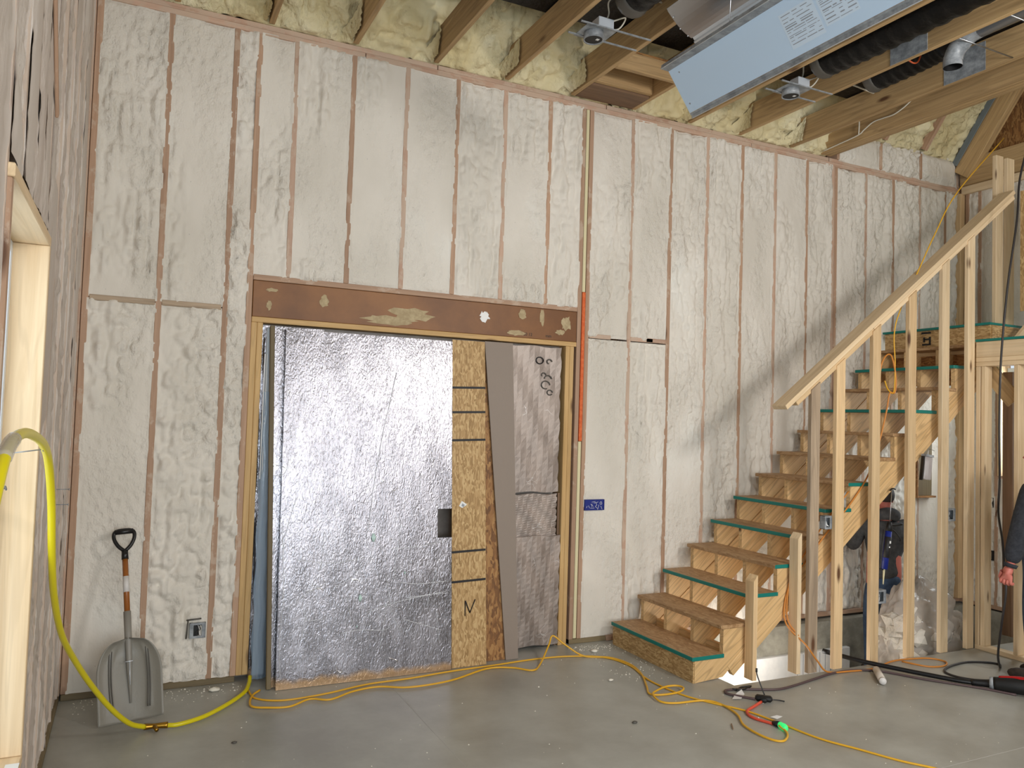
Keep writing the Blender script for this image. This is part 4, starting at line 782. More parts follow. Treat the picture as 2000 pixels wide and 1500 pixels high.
cr = []
rg = random.Random(11)
for i in range(620):
    if i < 230: x = rg.uniform(3.2, 3.6); y = rg.uniform(5.38, 5.5) if rg.random() < .5 else rg.uniform(4.6, 5.5)
    elif i < 400: x = rg.uniform(-.25, .75); y = 5.54-abs(rg.gauss(0, .12))
    elif i < 430: x = rg.uniform(.8, 3.1); y = 5.26-abs(rg.gauss(0, .03))
    else: x = rg.uniform(.1, 5.3); y = rg.uniform(1.9, 4.9)
    if x > 3.6 and y > 4.25: continue
    s = rg.uniform(.0015, .005)*(1.6 if rg.random() < .08 else 1); a = rg.random()*6
    V = [(x+s*1.3*math.cos(a+t), y+s*math.sin(a+t), 0.0005) for t in (0, 1.57, 3.14, 4.71)]+[(x, y, s)]
    cr.append((V, [(0, 1, 4), (1, 2, 4), (2, 3, 4), (3, 0, 4)]))
v, f = joinvf(cr); mobj('foam_crumbs', v, f, M['crumb'], None, kind='stuff', label='pale foam crumbs scattered over the grey slab', cat='debris')
def scrap(x, y, s, mat, label, cat):
    bm = bmesh.new(); bmesh.ops.create_icosphere(bm, subdivisions=2, radius=s)
    rg = random.Random(int(x*100))
    for v in bm.verts: v.co *= rg.uniform(.75, 1.2); v.co.z = max(v.co.z*.6, -s*.4)+s*.4; v.co.x *= 1.5
    bmobj('foam_scrap' if cat == 'debris' else 'leaf_scrap', bm, mat, None, True, M=Matrix.Translation((x, y, .0005)), label=label, cat=cat)
scrap(3.105, 4.70, .014, M['crumb'], 'white foam scrap on the slab in front of the stairs', 'debris')
scrap(3.36, 5.33, .02, M['crumb'], 'largest foam scrap by the sole plate right of the doorway', 'debris')
scrap(.56, 5.44, .025, M['crumb'], 'foam scrap on the slab between hose and wall', 'debris')
scrap(2.819, 3.996, .012, M['shovr'], 'small dark scrap on the open middle of the slab', 'scrap')
scrap(.589, 4.56, .010, M['shovr'], 'small dark scrap on the slab at lower left', 'scrap')
board('wood_splinter', (3.31, 3.69, .006), (3.36, 3.76, .006), .006, .004, (0, 0, 1), M['brown'], None, 0, label='thin dark splinter on the slab beside the yellow cord', cat='splinter')

# ================================================================ ELECTRICAL
def ebox(name, c, face, w, h, d, mat, label, cat='electrical box', wires=True, wc='cordk'):
    "open box; face 'y' looks to -y, 'x' looks to -x"
    e = empty(name, c, label=label, cat=cat)
    R = Matrix.Identity(4) if face == 'y' else Matrix.Rotation(-math.pi/2, 4, 'Z')
    T = Matrix.Translation(c) @ R; th = .003
    bm = bmesh.new()
    for lo, hi in (((-w/2, 0, -h/2), (-w/2+th, d, h/2)), ((w/2-th, 0, -h/2), (w/2, d, h/2)), ((-w/2, 0, -h/2), (w/2, d, -h/2+th)), ((-w/2, 0, h/2-th), (w/2, d, h/2)), ((-w/2, d-th, -h/2), (w/2, d, h/2))): add_box(bm, lo, hi)
    bmobj('shell', bm, mat, e, M=T)
    bm = bmesh.new()
    for lo, hi in (((-w/2+th, .004, -h/2+th), (-w*.26, .008, h/2-th)), ((w*.26, .004, -h/2+th), (w/2-th, .008, h/2-th)), ((-w*.26, .004, h*.36), (w*.26, .008, h/2-th)), ((-w*.26, .004, -h/2+th), (w*.26, .008, -h*.36))): add_box(bm, lo, hi)
    bmobj('mud_ring', bm, mat, e, M=T)
    bm = bmesh.new(); add_box(bm, (-w*.3, d-.006, -h*.42), (w*.3, d-.004, h*.42)); bmobj('inside', bm, M['blackm'], e, M=T)
    if wires:
        rg = random.Random(int(c[0]*77))
        for k in range(3):
            P = [T @ Vector((rg.uniform(-w*.2, w*.2), d*.8-.01*j, h*.3-h*.6*j/3)) for j in range(4)]
            tube('wire', [tuple(p) for p in P], .0025, M[wc] if k else M['white'], e, 5, 4)
    return e
e = ebox('electrical_box', (.455, YW-.034, .368), 'y', .098, .098, .022, M['galv'], 'open metal outlet box in the wall foam right of the shovel')
for a, b in (((-.07, .07), (.02, .075)), ((-.068, -.05), (-.06, .065))): tube('foam_rim', [(.455+a[0], YW-.026, .368+a[1]), (.455+b[0], YW-.026, .368+b[1])], .005, M['shovr'], e, 5, 1)
e = ebox('electrical_box', (3.475, YW-.014, 1.12), 'y', .19, .088, .04, M['blue'], 'wide blue box in the foam beside the orange strip, with pale scrawled writing', wires=False)
# pale handwriting on the tape inside the blue box
bx0, bz1, sc_ = 3.378, 1.165, .215
bm = bmesh.new(); add_box(bm, (3.383, YW-.0155, 1.08), (3.55, YW-.0145, 1.16)); bmobj('tape', bm, M['blue'], e)
S = [[(.40, .20), (.62, .14)], [(.52, .30), (.78, .20)], [(.64, .28), (.70, .50), (.62, .66), (.74, .86)], [(.82, .48), (.80, .70), (.75, 1.0)], [(.95, .16), (1.0, .36), (.93, .46), (.88, .28), (.95, .16)], [(.93, .60), (1.02, .98)], [(.34, .40), (.50, .66)], [(.32, .82), (.56, .82)], [(.22, .55), (.28, .82)], [(.14, .60), (.10, .80)], [(.42, .36), (.40, .7)]]
for s in S:
    P = [(bx0+x*.165, YW-.018, bz1-.006-z*.078) for x, z in s]
    tube('pen_stroke', P, .0016, M['white'], e, 5, 4 if len(P) > 2 else 1)
ebox('electrical_box', (4.785, 4.336, 1.098), 'y', .075, .10, .05, M['galv'], 'metal box on the grey weathered post of the stair guard', wc='white')
ebox('electrical_box', (5.375, 4.337, .500), 'y', .10, .105, .05, M['galv'], 'metal box low on the stair guard beside the hanging caulking gun', wc='cordk')
ebox('electrical_box', (6.205, 4.337, 1.12), 'y', .10, .105, .05, M['galv'], 'metal box on the stair guard right of the hanging clear package', wc='cordk')
ebox('electrical_box', (XE-.012, 5.23, 1.09), 'x', .08, .10, .05, M['blackm'], 'upper black box in the end wall foam', wires=False)
ebox('electrical_box', (XE-.012, 5.23, .545), 'x', .08, .10, .05, M['blackm'], 'lower black box in the end wall foam', wires=False)
ebox('electrical_box', (XE-.012, 5.45, .93), 'x', .06, .10, .05, M['blackm'], 'black box in end wall foam nearest the corner', wires=False)
# recess panel beside the stairs
rp = empty('recess_panel', (7.45, 5.54, 1.2), label='dark boxed recess in the foam behind the stair guard', cat='wall box')
box('back', (7.34, 5.552, 1.14), (7.62, 5.56, 2.0), M['plate'], rp, 0); box('side', (7.33, 5.50, 1.12), (7.345, 5.56, 2.0), M['osbd'], rp, 0); box('base', (7.345, 5.50, 1.12), (7.62, 5.56, 1.138), M['osbd'], rp, 0)
# clear package hanging on the post
pk = empty('clear_package', (5.92, 4.33, 1.6), label='clear plastic package hanging from a nail on the stair guard', cat='package')
bm = bmesh.new(); add_box(bm, (-.045, -.02, -.19), (.045, .02, 0), .006); MP = Matrix.Translation((5.965, 4.385, 1.60)) @ Matrix.Rotation(.12, 4, 'Y')
bmobj('clamshell', bm, M['clearp'], pk, M=MP); bm = bmesh.new(); add_box(bm, (-.062, -.012, -.20), (-.047, .012, 0)); bmobj('backing_card', bm, M['black'], pk, M=MP)
bm = bmesh.new(); add_box(bm, (-.05, -.022, 0), (.05, .022, .018)); bmobj('hang_tab', bm, M['galv'], pk, M=MP)
tube('hanger', [(5.965, 4.385, 1.61), (5.985, 4.385, 1.66), (6.03, 4.37, 1.65)], .002, M['steel'], pk, 5)
bm = bmesh.new(); add_box(bm, (-.02, -.008, -.16), (.022, .008, -.03), .006); bmobj('contents', bm, M['sticker'], pk, M=MP)
# caulking gun
cg = empty('caulking_gun', (5.55, 4.27, 1.0), label='blue caulking gun hanging nose-down between two guard posts', cat='caulking gun')
def cgp(x, z, y=4.27): return (x, y+.13, z)
tube('cartridge', [cgp(5.525, 1.0), cgp(5.478, .70)], .026, M['blue'], cg, 14); tube('cartridge_label', [cgp(5.518, .955, 4.268), cgp(5.492, .79, 4.268)], .0268, M['ink'], cg, 14)
box('printed_mark', (5.50, 4.3695, .905), (5.516, 4.3705, .925), M['white'], cg, 0); box('printed_mark', (5.493, 4.3695, .872), (5.506, 4.3705, .882), M['white'], cg, 0)
tube('nozzle', [cgp(5.475, .70), cgp(5.468, .58)], [.009, .004], M['ystrip'], cg, 8)
tube('rod', [cgp(5.533, 1.0), cgp(5.557, 1.33)], .0035, M['steel'], cg, 6); tube('hook', [cgp(5.535, 1.325), cgp(5.565, 1.34), cgp(5.60, 1.333)], .006, M['blackm'], cg, 6)
tube('cradle', [cgp(5.497, 1.01, 4.295), cgp(5.445, .70, 4.295)], .003, M['blackm'], cg, 6); tube('cradle', [cgp(5.553, 1.01, 4.295), cgp(5.505, .70, 4.295)], .003, M['blackm'], cg, 6)
tube('cradle_end', [cgp(5.445, .70, 4.29), cgp(5.475, .695), cgp(5.508, .70, 4.29)], .006, M['blackm'], cg, 6)
tube('handle', [cgp(5.53, 1.05), cgp(5.60, 1.045), cgp(5.68, 1.05)], .010, M['blackm'], cg, 8); tube('trigger', [cgp(5.54, 1.02), cgp(5.60, .99), cgp(5.66, .93), cgp(5.655, .91)], .007, M['blackm'], cg, 8)
tube('gun_head', [cgp(5.525, 1.0), cgp(5.535, 1.07)], [.028, .016], M['blackm'], cg, 10)
# white crumpled bit on stringer post
# ================================================================ TRASH BAG
bg_ = empty('plastic_bag', (6.2, 4.70, -.5), label='big clear plastic bag stuffed with pale foam trimmings behind the guard posts', cat='bag')
def blob(name, c, r, mat, seed, amp, sub=4, parent=None, pw=1.):
    bm = bmesh.new(); bmesh.ops.create_icosphere(bm, subdivisions=sub, radius=1)
    co = np.array([v.co[:] for v in bm.verts]); th = np.arctan2(co[:, 1], co[:, 0]); ph = co[:, 2]
    n = np.abs(2*vn(th*2.2+seed, ph*3, seed)-1)+.5*np.abs(2*vn(th*5+seed, ph*7, seed+1)-1)+.25*vn(th*12, ph*15, seed+2)
    for v, k in zip(bm.verts, n):
        d = 1+amp*(k-.6); v.co = Vector((v.co.x*r[0]*d, v.co.y*r[1]*d, v.co.z*r[2]*d))
        v.co.z = max(v.co.z, -r[2]*.86); v.co.x += .25*r[0]*max(0, -v.co.z/r[2])*0
    return bmobj(name, bm, mat, parent, True, M=Matrix.Translation(c))
rg = random.Random(21)
sc_l = []
for i in range(120):
    x = min(max(rg.gauss(6.14, .17), 5.9), 6.6); y = rg.uniform(4.52, 4.80); z = rg.uniform(-.45, .34-.9*abs(x-6.05)); s = rg.uniform(.045, .09)
    bm = bmesh.new(); bmesh.ops.create_icosphere(bm, subdivisions=1, radius=s)
    for v in bm.verts: v.co *= rg.uniform(.7, 1.3)
    me = bpy.data.meshes.new('foam_chunk'); bm.to_mesh(me); bm.free(); sc_l.append(([tuple(v.co+Vector((x, y, z))) for v in me.vertices], [tuple(p.vertices) for p in me.polygons])); bpy.data.meshes.remove(me)
v, f = joinvf(sc_l); mobj('foam_chunks', v, f, M['foam'], bg_, kind='stuff')
blob('bag_film', (6.28, 4.72, -.03), (.46, .24, .50), M['bagm'], 31, .30, 5, bg_)

# ================================================================ RECESSED LIGHTS, DUCTS, CABLES
def can(x, y, zb, span, label):
    e = empty('recessed_light', (x, y, zb), label=label, cat='light fixture', group=None)
    n = 28; V = []; F = []
    for k in range(n):
        t = 2*math.pi*k/n; c_, s_2 = math.cos(t), math.sin(t)
        V += [(x+.070*c_, y+.070*s_2, zb), (x+.066*c_, y+.066*s_2, zb+.06), (x+.062*c_, y+.062*s_2, zb+.002), (x+.05*c_, y+.05*s_2, zb+.05)]
    for k in range(n):
        a = 4*k; b = 4*((k+1) % n); F += [(a, b, b+1, a+1), (a, a+2, b+2, b), (a+2, a+3, b+3, b+2)]
    F.append(tuple(4*k+1 for k in range(n))); mobj('can', V, F, M['galv'], e, True)
    mobj('can_inside', [(x+.0615*math.cos(2*math.pi*k/n), y+.0615*math.sin(2*math.pi*k/n), zb+.006) for k in range(n)], [tuple(range(n))], M['blackm'], e)
    box('socket_label', (x+.012, y-.025, zb+.004), (x+.034, y-.003, zb+.0055), M['white'], e, 0)
    box('mounting_plate', (x-.10, y-.085, zb+.055), (x+.13, y+.10, zb+.058), M['galv'], e, 0)
    box('junction_box', (x-.02, y-.10, zb+.06), (x+.10, y-.01, zb+.125), M['steelw'], e)
    for dy in (-.10, .075): box('hanger_bar', (span[0], y+dy-.006, zb+.05), (span[1], y+dy+.006, zb+.058), M['galv'], e, 0)
    tube('cable', [(x+.06, y-.05, zb+.12), (x+.10, y-.03, zb+.20), (x+.07, y-.08, zb+.26), (x+.12, y-.20, zb+.29)], .006, M['whitec'], e, 6)
    tube('cable', [(x+.08, y-.03, zb+.08), (x+.17, y-.05, zb+.10), (x+.19, y-.10, zb+.16), (x+.10, y-.09, zb+.12)], .006, M['whitec'], e, 6)
can(2.735, 4.55, 4.42, (2.577, 3.138), 'recessed light can between joists left of the hanging metal panel')
can(4.575, 4.575, 4.42, (4.381, 4.917), 'recessed light can under the right edge of the hanging metal panel')
# black wrapped duct above the joists
dk = empty('insulated_duct', (3, 4.4, 4.75), label='wide black-wrapped duct lying across the tops of the joists', cat='duct')
box('duct_wrap', (1.2, 3.35, H2+.243), (5.9, 4.94, H2+.60), M['duct'], dk, .03)
def flex(name, pts, r, label):
    P = crm(pts, 16); n = len(P); R = [r*(1+.05*math.sin(i*1.9)) for i in range(n)]; v, f = tube_vf(P, R, 18); e = empty(name, tuple(pts[0]), label=label, cat='duct'); mobj('sleeve', v, f, M['duct'], e, True)
    v, f = tube_vf(P[:4], [q*1.04 for q in R[:4]], 18); mobj('band', v, f, M['shovr'], e, True)
flex('flexible_duct', [(2.86, 4.3, H2+.13), (2.86, 3.8, H2+.12), (2.87, 3.2, H2+.12), (2.87, 2.5, H2+.12)], .12, 'black flexible duct between joists above the left recessed light')
flex('flexible_duct', [(4.66, 4.35, H2+.14), (4.65, 3.9, H2+.12), (4.65, 3.3, H2+.12), (4.65, 2.5, H2+.12)], .125, 'black flexible duct between joists beside the nail plate')
flex('flexible_duct', [(5.27, 4.4, H2+.16), (5.26, 4.0, H2+.16), (5.26, 3.75, H2+.18)], .11, 'black flexible duct stub behind the metal elbow')
def text(name, s, size, Mx, mat, parent):
    c = bpy.data.curves.new(name, 'FONT'); c.body = s; c.size = size; c.extrude = .0004; o = bpy.data.objects.new(name, c); COL.objects.link(o)
    dg = bpy.context.evaluated_depsgraph_get(); me = bpy.data.meshes.new_from_object(o.evaluated_get(dg)); bpy.data.objects.remove(o); me.materials.append(mat)
    q_ = bpy.data.objects.new(name, me); COL.objects.link(q_); q_.matrix_basis = Mx; setp(q_, parent); return q_
def textm(p, xd, yd):
    x = Vector(xd).normalized(); y = Vector(yd).normalized(); z = x.cross(y); return Matrix(((x.x, y.x, z.x, p[0]), (x.y, y.y, z.y, p[1]), (x.z, y.z, z.z, p[2]), (0, 0, 0, 1)))
text('printed_lettering', 'R-8.0', .07, textm((2.10, 4.60, H2+.2415), (1, 0, 0), (0, 1, 0)), M['inkw'], dk)
text('printed_lettering', '20 12', .035, textm((2.78, YW+.003, 2.475), (1, 0, 0), (0, 0, 1)), M['ink'], wb)
text('printed_lettering', 'mm', .035, textm((2.98, YW+.003, 2.475), (1, 0, 0), (0, 0, 1)), M['ink'], wb)
# metal elbow and pipe
el = empty('vent_elbow', (5.09, 3.57, 4.38), label='galvanised round vent elbow opening downward between the joists', cat='duct')
ep = crm([(5.09, 3.57, 4.375), (5.09, 3.57, 4.43), (5.095, 3.54, 4.50), (5.10, 3.46, 4.56), (5.10, 3.38, 4.575)], 6); n = len(ep)
v, f = tube_vf(ep, .062, 24, False); mobj('elbow', v, f, M['galv'], el, True); v, f = tube_vf(ep, .058, 24, False); mobj('elbow_inside', v, f, M['blackm'], el, True)
for k in (6, 14): v, f = tube_vf(ep[k:k+2], .0645, 24, False); mobj('seam', v, f, M['galv'], el, True)
v, f = tube_vf([(5.10, 3.40, 4.575), (5.10, .5, 4.58)], .062, 24); mobj('pipe', v, f, M['steel'], el, True)
v, f = tube_vf([(5.10, 3.02, 4.578), (5.10, 2.96, 4.578)], .066, 24); mobj('clamp', v, f, M['galv'], el, True)
for k in (0, 1): tube('support_rod', [(4.958, 3.44-.35*k, 4.50), (5.556, 3.44-.35*k, 4.50)], .005, M['steel'], el, 6, 1)
wire = empty('white_cable', (5.9, 4.9, 4.5), label='white cable stapled along the triple beam above the guard wall', cat='cable')
tube('cable', [(5.938, 5.50, 4.50), (5.938, 5.36, 4.51), (5.938, 5.10, 4.53), (5.938, 5.03, 4.56), (5.938, 4.93, 4.60), (5.938, 4.82, 4.60), (5.938, 4.70, 4.60), (5.938, 4.55, 4.66), (5.90, 4.40, 4.75)], .006, M['whitec'], wire, 6)
tube('cable', [(5.938, 5.09, 4.53), (5.938, 5.085, 4.63), (5.938, 5.09, 4.75)], .006, M['whitec'], wire, 6)
w3 = empty('orange_cable', (5.3, 4.0, 4.6), label='orange cable drooping between joists beside the nail plate', cat='cable')
tube('cable', [(4.99, 3.95, 4.70), (5.05, 3.9, 4.56), (5.12, 3.87, 4.54), (5.2, 3.88, 4.70)], .006, M['orangep'], w3, 6)
w4 = empty('white_cable', (2.9, 4.1, 4.6), label='white cable crossing behind the joist above the left light can', cat='cable')
tube('cable', [(2.60, 4.18, 4.69), (2.75, 4.22, 4.66), (2.95, 4.26, 4.66), (3.13, 4.32, 4.68)], .007, M['whitec'], w4, 6)
w5 = empty('white_cable', (4.7, 4.5, 4.7), label='white cable crossing above the right light can', cat='cable')
tube('cable', [(4.40, 4.35, 4.66), (4.60, 4.42, 4.67), (4.90, 4.52, 4.69)], .007, M['whitec'], w5, 6)
tube('cable', [(4.98, 4.62, 4.69), (5.25, 4.60, 4.68), (5.54, 4.60, 4.66)], .007, M['whitec'], w5, 6)

# ================================================================ HANGING METAL HOUSING
hh = empty('metal_housing', (3.0, 2.4, 4.0), label='long sky-tinted folded sheet-metal housing with printed labels hanging below the joists', cat='metal housing')
def profile(name, pts, y0, y1, mat, th=.0015, parent=hh, seg=1):
    P = [Vector((x, 0, z)) for x, z in pts]; V = []; 
    nr = []
    for i, p in enumerate(P):
        d = (P[min(i+1, len(P)-1)]-P[max(i-1, 0)]).normalized(); nr.append(Vector((-d.z, 0, d.x)))
    for s in (-1, 1):
        for y in (y0, y1):
            for p, n_ in zip(P, nr): V.append((p.x+n_.x*th*s, y, p.z+n_.z*th*s))
    k = len(P); F = []
    for i in range(k-1):
        F += [(i, i+1, k+i+1, k+i), (2*k+i, 3*k+i, 3*k+i+1, 2*k+i+1), (i, 2*k+i, 2*k+i+1, i+1), (k+i, k+i+1, 3*k+i+1, 3*k+i)]
    F += [(0, k, 3*k, 2*k), (k-1, 3*k-1, 4*k-1, 2*k-1)]
    return mobj(name, V, F, mat, parent)
Y0, Y1 = 3.90, .3
profile('panel', [(2.890, 3.984), (3.060, 3.756)], Y0, Y1, M['bluep'])
profile('upper_flange', [(2.836, 4.010), (2.832, 3.986), (2.888, 3.984)], Y0, Y1, M['galv'])
profile('lower_flange', [(3.060, 3.754), (3.066, 3.746), (3.075, 3.744), (3.078, 3.728)], Y0, Y1, M['galv'])
tube('hem', [(2.831, Y0, 3.986), (2.831, Y1, 3.986)], .003, M['steelw'], hh, 6, 1); tube('hem', [(3.078, Y0, 3.727), (3.078, Y1, 3.727)], .003, M['steelw'], hh, 6, 1)
cv = [(2.868, 4.372), (2.875, 4.36)]+[(2.875+.185*t, 4.36-.125*t-.018*math.sin(math.pi*t)) for t in np.linspace(.1, 1, 8)]
profile('upper_reflector', cv, Y0, Y1, M['steel'])
profile('rail', [(3.061, 4.236), (3.075, 4.222), (3.072, 4.208), (3.088, 4.195)], Y0-.01, Y1, M['steelw']); profile('rail', [(3.09, 4.20), (3.105, 4.185), (3.102, 4.170)], Y0-.03, Y1, M['steelw'])
tube('hem', [(2.868, Y0, 4.373), (2.868, Y1, 4.373)], .003, M['steelw'], hh, 6, 1)
pd = Vector((.170, 0, -.228)).normalized(); pn = Vector((-.228, 0, -.170)).normalized()
def onp(t, y, off=.002): p = Vector((2.890, y, 3.984))+Vector((.170, 0, -.228))*t+pn*off; return p
for t, y in ((.13, 3.82), (.82, 3.86), (.5, 1.4)): v, f = tube_vf([onp(t, y, 0), onp(t, y, .003)], .005, 10); mobj('screw', v, f, M['steel'], hh, True)
for z, x in ((4.335, 2.905), (4.275, 2.96), (4.245, 3.02)): v, f = tube_vf([(x, 3.885, z-.010), (x-.002, 3.885, z-.014)], .004, 8); mobj('screw', v, f, M['steelw'], hh, True)
for k in range(3): box('rail_clip', (3.078, 3.50-.45*k, 4.185), (3.105, 3.54-.45*k, 4.205), M['black'], hh, .002)
# printed labels: pale sheets with rows of fine grey print, running along the panel
rg = random.Random(9)
def quad(name, t0, t1, ya, yb, off, mat, par):
    return mobj(name, [tuple(onp(t0, ya, off)), tuple(onp(t1, ya, off)), tuple(onp(t1, yb, off)), tuple(onp(t0, yb, off))], [(0, 1, 2, 3)], mat, par)
lab = M['lab'] = plain('label_paper', (212, 230, 248), .5)
y = 3.02
for (w_, t0, t1) in ((.22, .20, .86), (.20, .08, .78), (.26, .05, .60), (.30, .05, .55)):
    s_ = quad('printed_label', t0, t1, y, y-w_, .0022, lab, hh)
    tt = t0+.04; 
    while tt < t1-.03:
        yy = y-.012; h_ = rg.choice((.010, .014, .02))
        while yy > y-w_+.02:
            L_ = rg.uniform(.02, .09); L_ = min(L_, yy-(y-w_)-.008)
            quad('print_line', tt, tt+h_, yy, yy-L_, .0032, M['inkw'], s_); yy -= L_+rg.uniform(.006, .03)
        tt += h_+rg.choice((.02, .03, .05))
    y -= w_+.015
for y in (3.3, 1.9, .8): tube('hanger_rod', [(2.845, y, 3.998), (2.86, y, H2+.02)], .003, M['steel'], hh, 5, 1); tube('hanger_rod', [(2.95, y, 4.30), (2.95, y, H2+.02)], .003, M['steel'], hh, 5, 1)
for y in (3.3, 1.9, .8): box('hanger_strut', (2.575, y-.02, H2-.003+.004-.03), (3.14, y+.02, H2-.0), M['galv'], hh, .002)
for y in (3.3, 1.9, .8): tube('hanger_rod', [(3.07, y, 3.75), (3.10, y, 4.19)], .003, M['steel'], hh, 5, 1)

# ================================================================ PEOPLE
def skinned(name, V, E, R, mat, parent, sub=2, root=0):
    me = bpy.data.meshes.new(name); me.from_pydata([tuple(v) for v in V], E, []); me.materials.append(mat)
    o = bpy.data.objects.new(name, me); COL.objects.link(o); setp(o, parent)
    md = o.modifiers.new('skin', 'SKIN'); md.use_smooth_shade = True; md.branch_smoothing = .3
    for i, r in enumerate(R):
        sv = me.skin_vertices[0].data[i]; sv.radius = r if isinstance(r, tuple) else (r, r); sv.use_root = (i == root)
    s = o.modifiers.new('sub', 'SUBSURF'); s.levels = sub; s.render_levels = sub
    return o
def chain(lists):
    V = []; E = []; R = []; idx = {}
    for L in lists:
        prev = None
        for p, r in L:
            k = tuple(round(c, 5) for c in p)
            if k not in idx: idx[k] = len(V); V.append(p); R.append(r)
            if prev is not None: E.append((prev, idx[k]))
            prev = idx[k]
    return V, E, R
def person(o3, face, label, top, arms, shoes_m, bend=0, hand_closed=True):
    """o3 floor point, face = heading angle of the front; arms = ((elbow, wrist) left, (elbow, wrist) right) in body frame"""
    e = empty('person', o3, label=label, cat='person')
    ca, sa = math.cos(face), math.sin(face)
    def w(p):   # body frame: x right, y forward, z up
        x, y, z = p; y2 = y+max(0, z-.95)*bend
        return (o3[0]+x*sa+y2*ca, o3[1]-x*ca+y2*sa, o3[2]+z)
    pel = (0, 0, .96); che = (0, .0, 1.28); nk = (0, -.005, 1.50)
    LT = []
    LT.append([(w(pel), (.15, .11)), (w((0, 0, 1.12)), (.135, .10)), (w(che), (.16, .115)), (w((0, 0, 1.42)), (.10, .08)), (w(nk), (.055, .055)), (w((0, .01, 1.58)), (.052, .058)), (w((0, .02, 1.66)), (.072, .088)), (w((0, .015, 1.74)), (.062, .075))])
    body = []
    for sx, (el_, wr) in ((-1, arms[0]), (1, arms[1])):
        sh_ = (sx*.185, 0, 1.43)
        LT.append([(w(che), (.16, .115)), (w(sh_), .062), (w(el_), .043), (w(wr), .028)])
    for sx in (-1, 1):
        LT.append([(w(pel), (.15, .11)), (w((sx*.095, 0, .88)), .085), (w((sx*.10, .02, .50)), .058), (w((sx*.105, -.01, .10)), .038), (w((sx*.11, .10, .04)), .034)])
    V, E, R = chain(LT); skinned('body', V, E, R, M['skin'], e)
    # face
    for sx in (-1, 1):
        v, f = tube_vf([w((sx*.028, .098, 1.665)), w((sx*.028, .106, 1.665))], .009, 8); mobj('eye', v, f, M['white'], e, True)
        v, f = tube_vf([w((sx*.074, .02, 1.63)), w((sx*.082, .015, 1.665)), w((sx*.078, .005, 1.69))], .011, 8); mobj('ear', v, f, M['skin'], e, True)
    v, f = tube_vf([w((0, .098, 1.665)), w((0, .125, 1.63))], [.007, .014], 8); mobj('nose', v, f, M['skin'], e, True)
    v, f = tube_vf([w((-.022, .100, 1.595)), w((0, .106, 1.593)), w((.022, .100, 1.595))], .005, 6); mobj('mouth', v, f, M['redp'], e, True)
    # hair
    bm = bmesh.new(); bmesh.ops.create_uvsphere(bm, u_segments=24, v_segments=16, radius=1)
    for v in bm.verts:
        p = (v.co.x*.086, v.co.y*.104-.0+.004, v.co.z*.105+1.70)
        if v.co.y > .35 and v.co.z < .45: p = (p[0]*.8, p[1]*.7, p[2]+.02)
        if v.co.z < -.5: p = (p[0]*.8, p[1]*.8-.02, 1.64)
        v.co = Vector(w(p))
    bmobj('hair', bm, M['hair'], e, True)
    # clothes
    LT = [[(w((0, 0, .90)), (.175, .135)), (w((0, 0, 1.02)), (.17, .13)), (w((0, 0, 1.12)), (.165, .125)), (w(che), (.185, .14)), (w((0, 0, 1.41)), (.12, .10)), (w((0, 0, 1.485)), (.075, .075))]]
    for sx, (el_, wr) in ((-1, arms[0]), (1, arms[1])):
        a = Vector(el_); b = Vector(wr); cu = a+(b-a)*.93; mid = a+(b-a)*.5
        LT.append([(w(che), (.185, .14)), (w((sx*.19, 0, 1.42)), .088), (w(tuple((Vector((sx*.19, 0, 1.42))+a)/2)), .080), (w(el_), .078), (w(tuple(mid)), .070), (w(tuple(cu)), .052)])
    V, E, R = chain(LT); skinned('sweatshirt', V, E, R, M[top], e)
    hd_ = [w((.085*math.sin(t), -.035-.055*math.cos(t), 1.50+.035*math.cos(t))) for t in np.linspace(-2.2, 2.2, 12)]
    v, f = tube_vf(hd_, [.03, .04, .045, .05, .055, .058, .058, .055, .05, .045, .04, .03], 12); mobj('hood', v, f, M[top], e, True)
    for sx, (el_, wr) in ((-1, arms[0]), (1, arms[1])):
        a = Vector(el_); b = Vector(wr); v, f = tube_vf([w(tuple(a+(b-a)*.90)), w(tuple(a+(b-a)*1.0))], [.046, .040], 14); mobj('cuff', v, f, M[top], e, True)
    LT = [[(w((0, 0, 1.0)), (.16, .12)), (w((0, 0, .93)), (.17, .125))]]
    for sx in (-1, 1): LT.append([(w((0, 0, .93)), (.17, .125)), (w((sx*.095, 0, .84)), .10), (w((sx*.10, .02, .50)), .080), (w((sx*.105, -.005, .14)), .068), (w((sx*.106, .0, .07)), .076)])
    V, E, R = chain(LT); skinned('jeans', V, E, R, M['denim'], e)
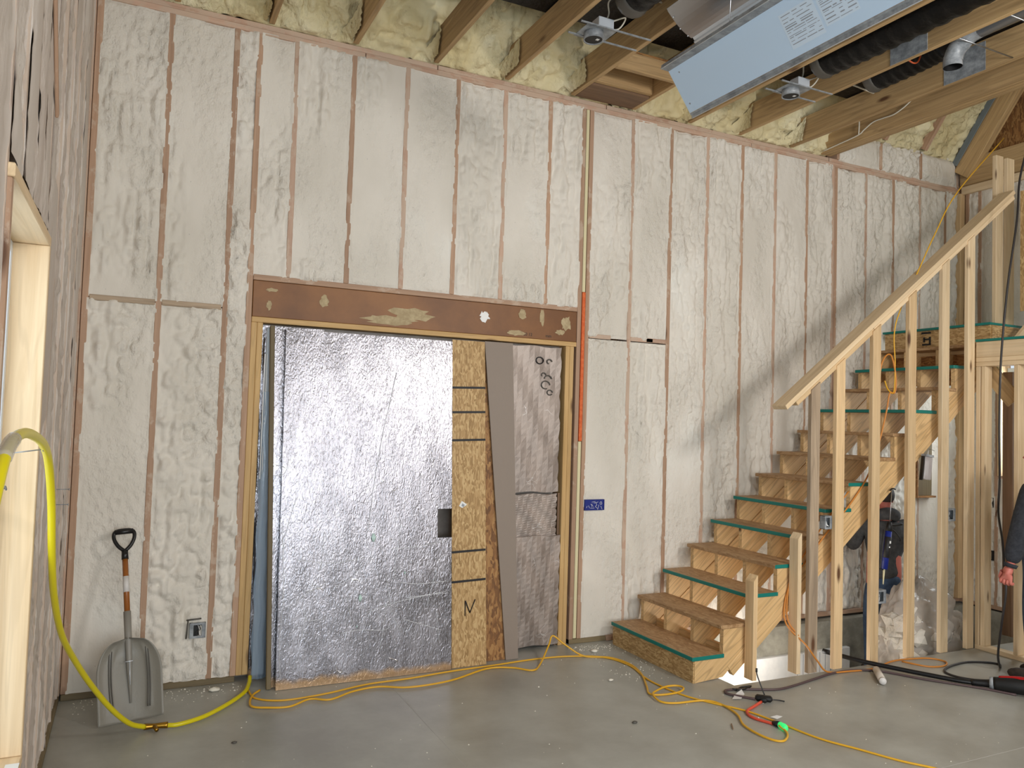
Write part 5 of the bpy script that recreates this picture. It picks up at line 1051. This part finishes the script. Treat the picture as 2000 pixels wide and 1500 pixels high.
    for sx in (-1, 1):
        bm = bmesh.new(); bmesh.ops.create_uvsphere(bm, u_segments=16, v_segments=10, radius=1)
        for v in bm.verts: v.co = Vector(w((sx*.108+v.co.x*.05, .05+v.co.y*.145, max(.0, .05+v.co.z*.055))))
        bmobj('shoe', bm, M[shoes_m], e, True)
    # hands
    for sx, (el_, wr) in ((-1, arms[0]), (1, arms[1])):
        a = Vector(el_); b = Vector(wr); d = (b-a).normalized(); s = Vector((0, 1, 0)); s = (s-d*s.dot(d)).normalized(); n_ = Vector((-sx, 0, 0)); n_ = (n_-d*n_.dot(d)-s*n_.dot(s)).normalized()
        fin = [[(w(tuple(b-d*.02)), .032), (w(tuple(b+d*.045)), (.043, .030)), (w(tuple(b+d*.08)), (.043, .023))]]
        for k, (ds, L_) in enumerate(((.036, .074), (.012, .083), (-.013, .078), (-.036, .063))):
            q0 = b+d*.08+s*ds*.8; c_ = 1.0 if hand_closed else .35
            q1 = q0+d*L_*.45+s*ds*.15; q2 = q1+(d*(1-.75*c_)+n_*c_).normalized()*L_*.42; q3 = q2+(n_*.7*c_-d*.6*c_+d*(1-c_)).normalized()*L_*.34
            fin.append([(w(tuple(b+d*.08)), (.043, .023)), (w(tuple(q0+d*.008)), .0125), (w(tuple(q1)), .012), (w(tuple(q2)), .011), (w(tuple(q3)), .0095)])
        fin.append([(w(tuple(b+d*.02)), .026), (w(tuple(b+d*.045+s*.042)), .013), (w(tuple(b+d*.085+s*.056+n_*.02)), .011), (w(tuple(b+d*.11+s*.045+n_*.038)), .009)])
        fin[0].insert(1, (w(tuple(b+d*.02)), .026)) 
        V, E, R = chain(fin); skinned('hand', V, E, R, M['skin'], e)
    return e
# worker under the stairs, back turned
person((6.42, 5.16, -.50), math.radians(62), 'person in dark grey sweatshirt and blue jeans standing behind the guard posts, back turned', 'grey', (((-.25, .12, 1.22), (-.16, .30, 1.20)), ((.25, .16, 1.20), (.14, .30, 1.26))), 'mudge')
# worker at the right edge, hand on the cord
person((6.075, 3.53, 0), math.radians(100), 'person in charcoal sweatshirt at the right edge holding the black cord', 'navy', (((-.325, .02, 1.12), (-.375, .07, .86)), ((.27, .02, 1.14), (.30, .12, .90))), 'mudge')
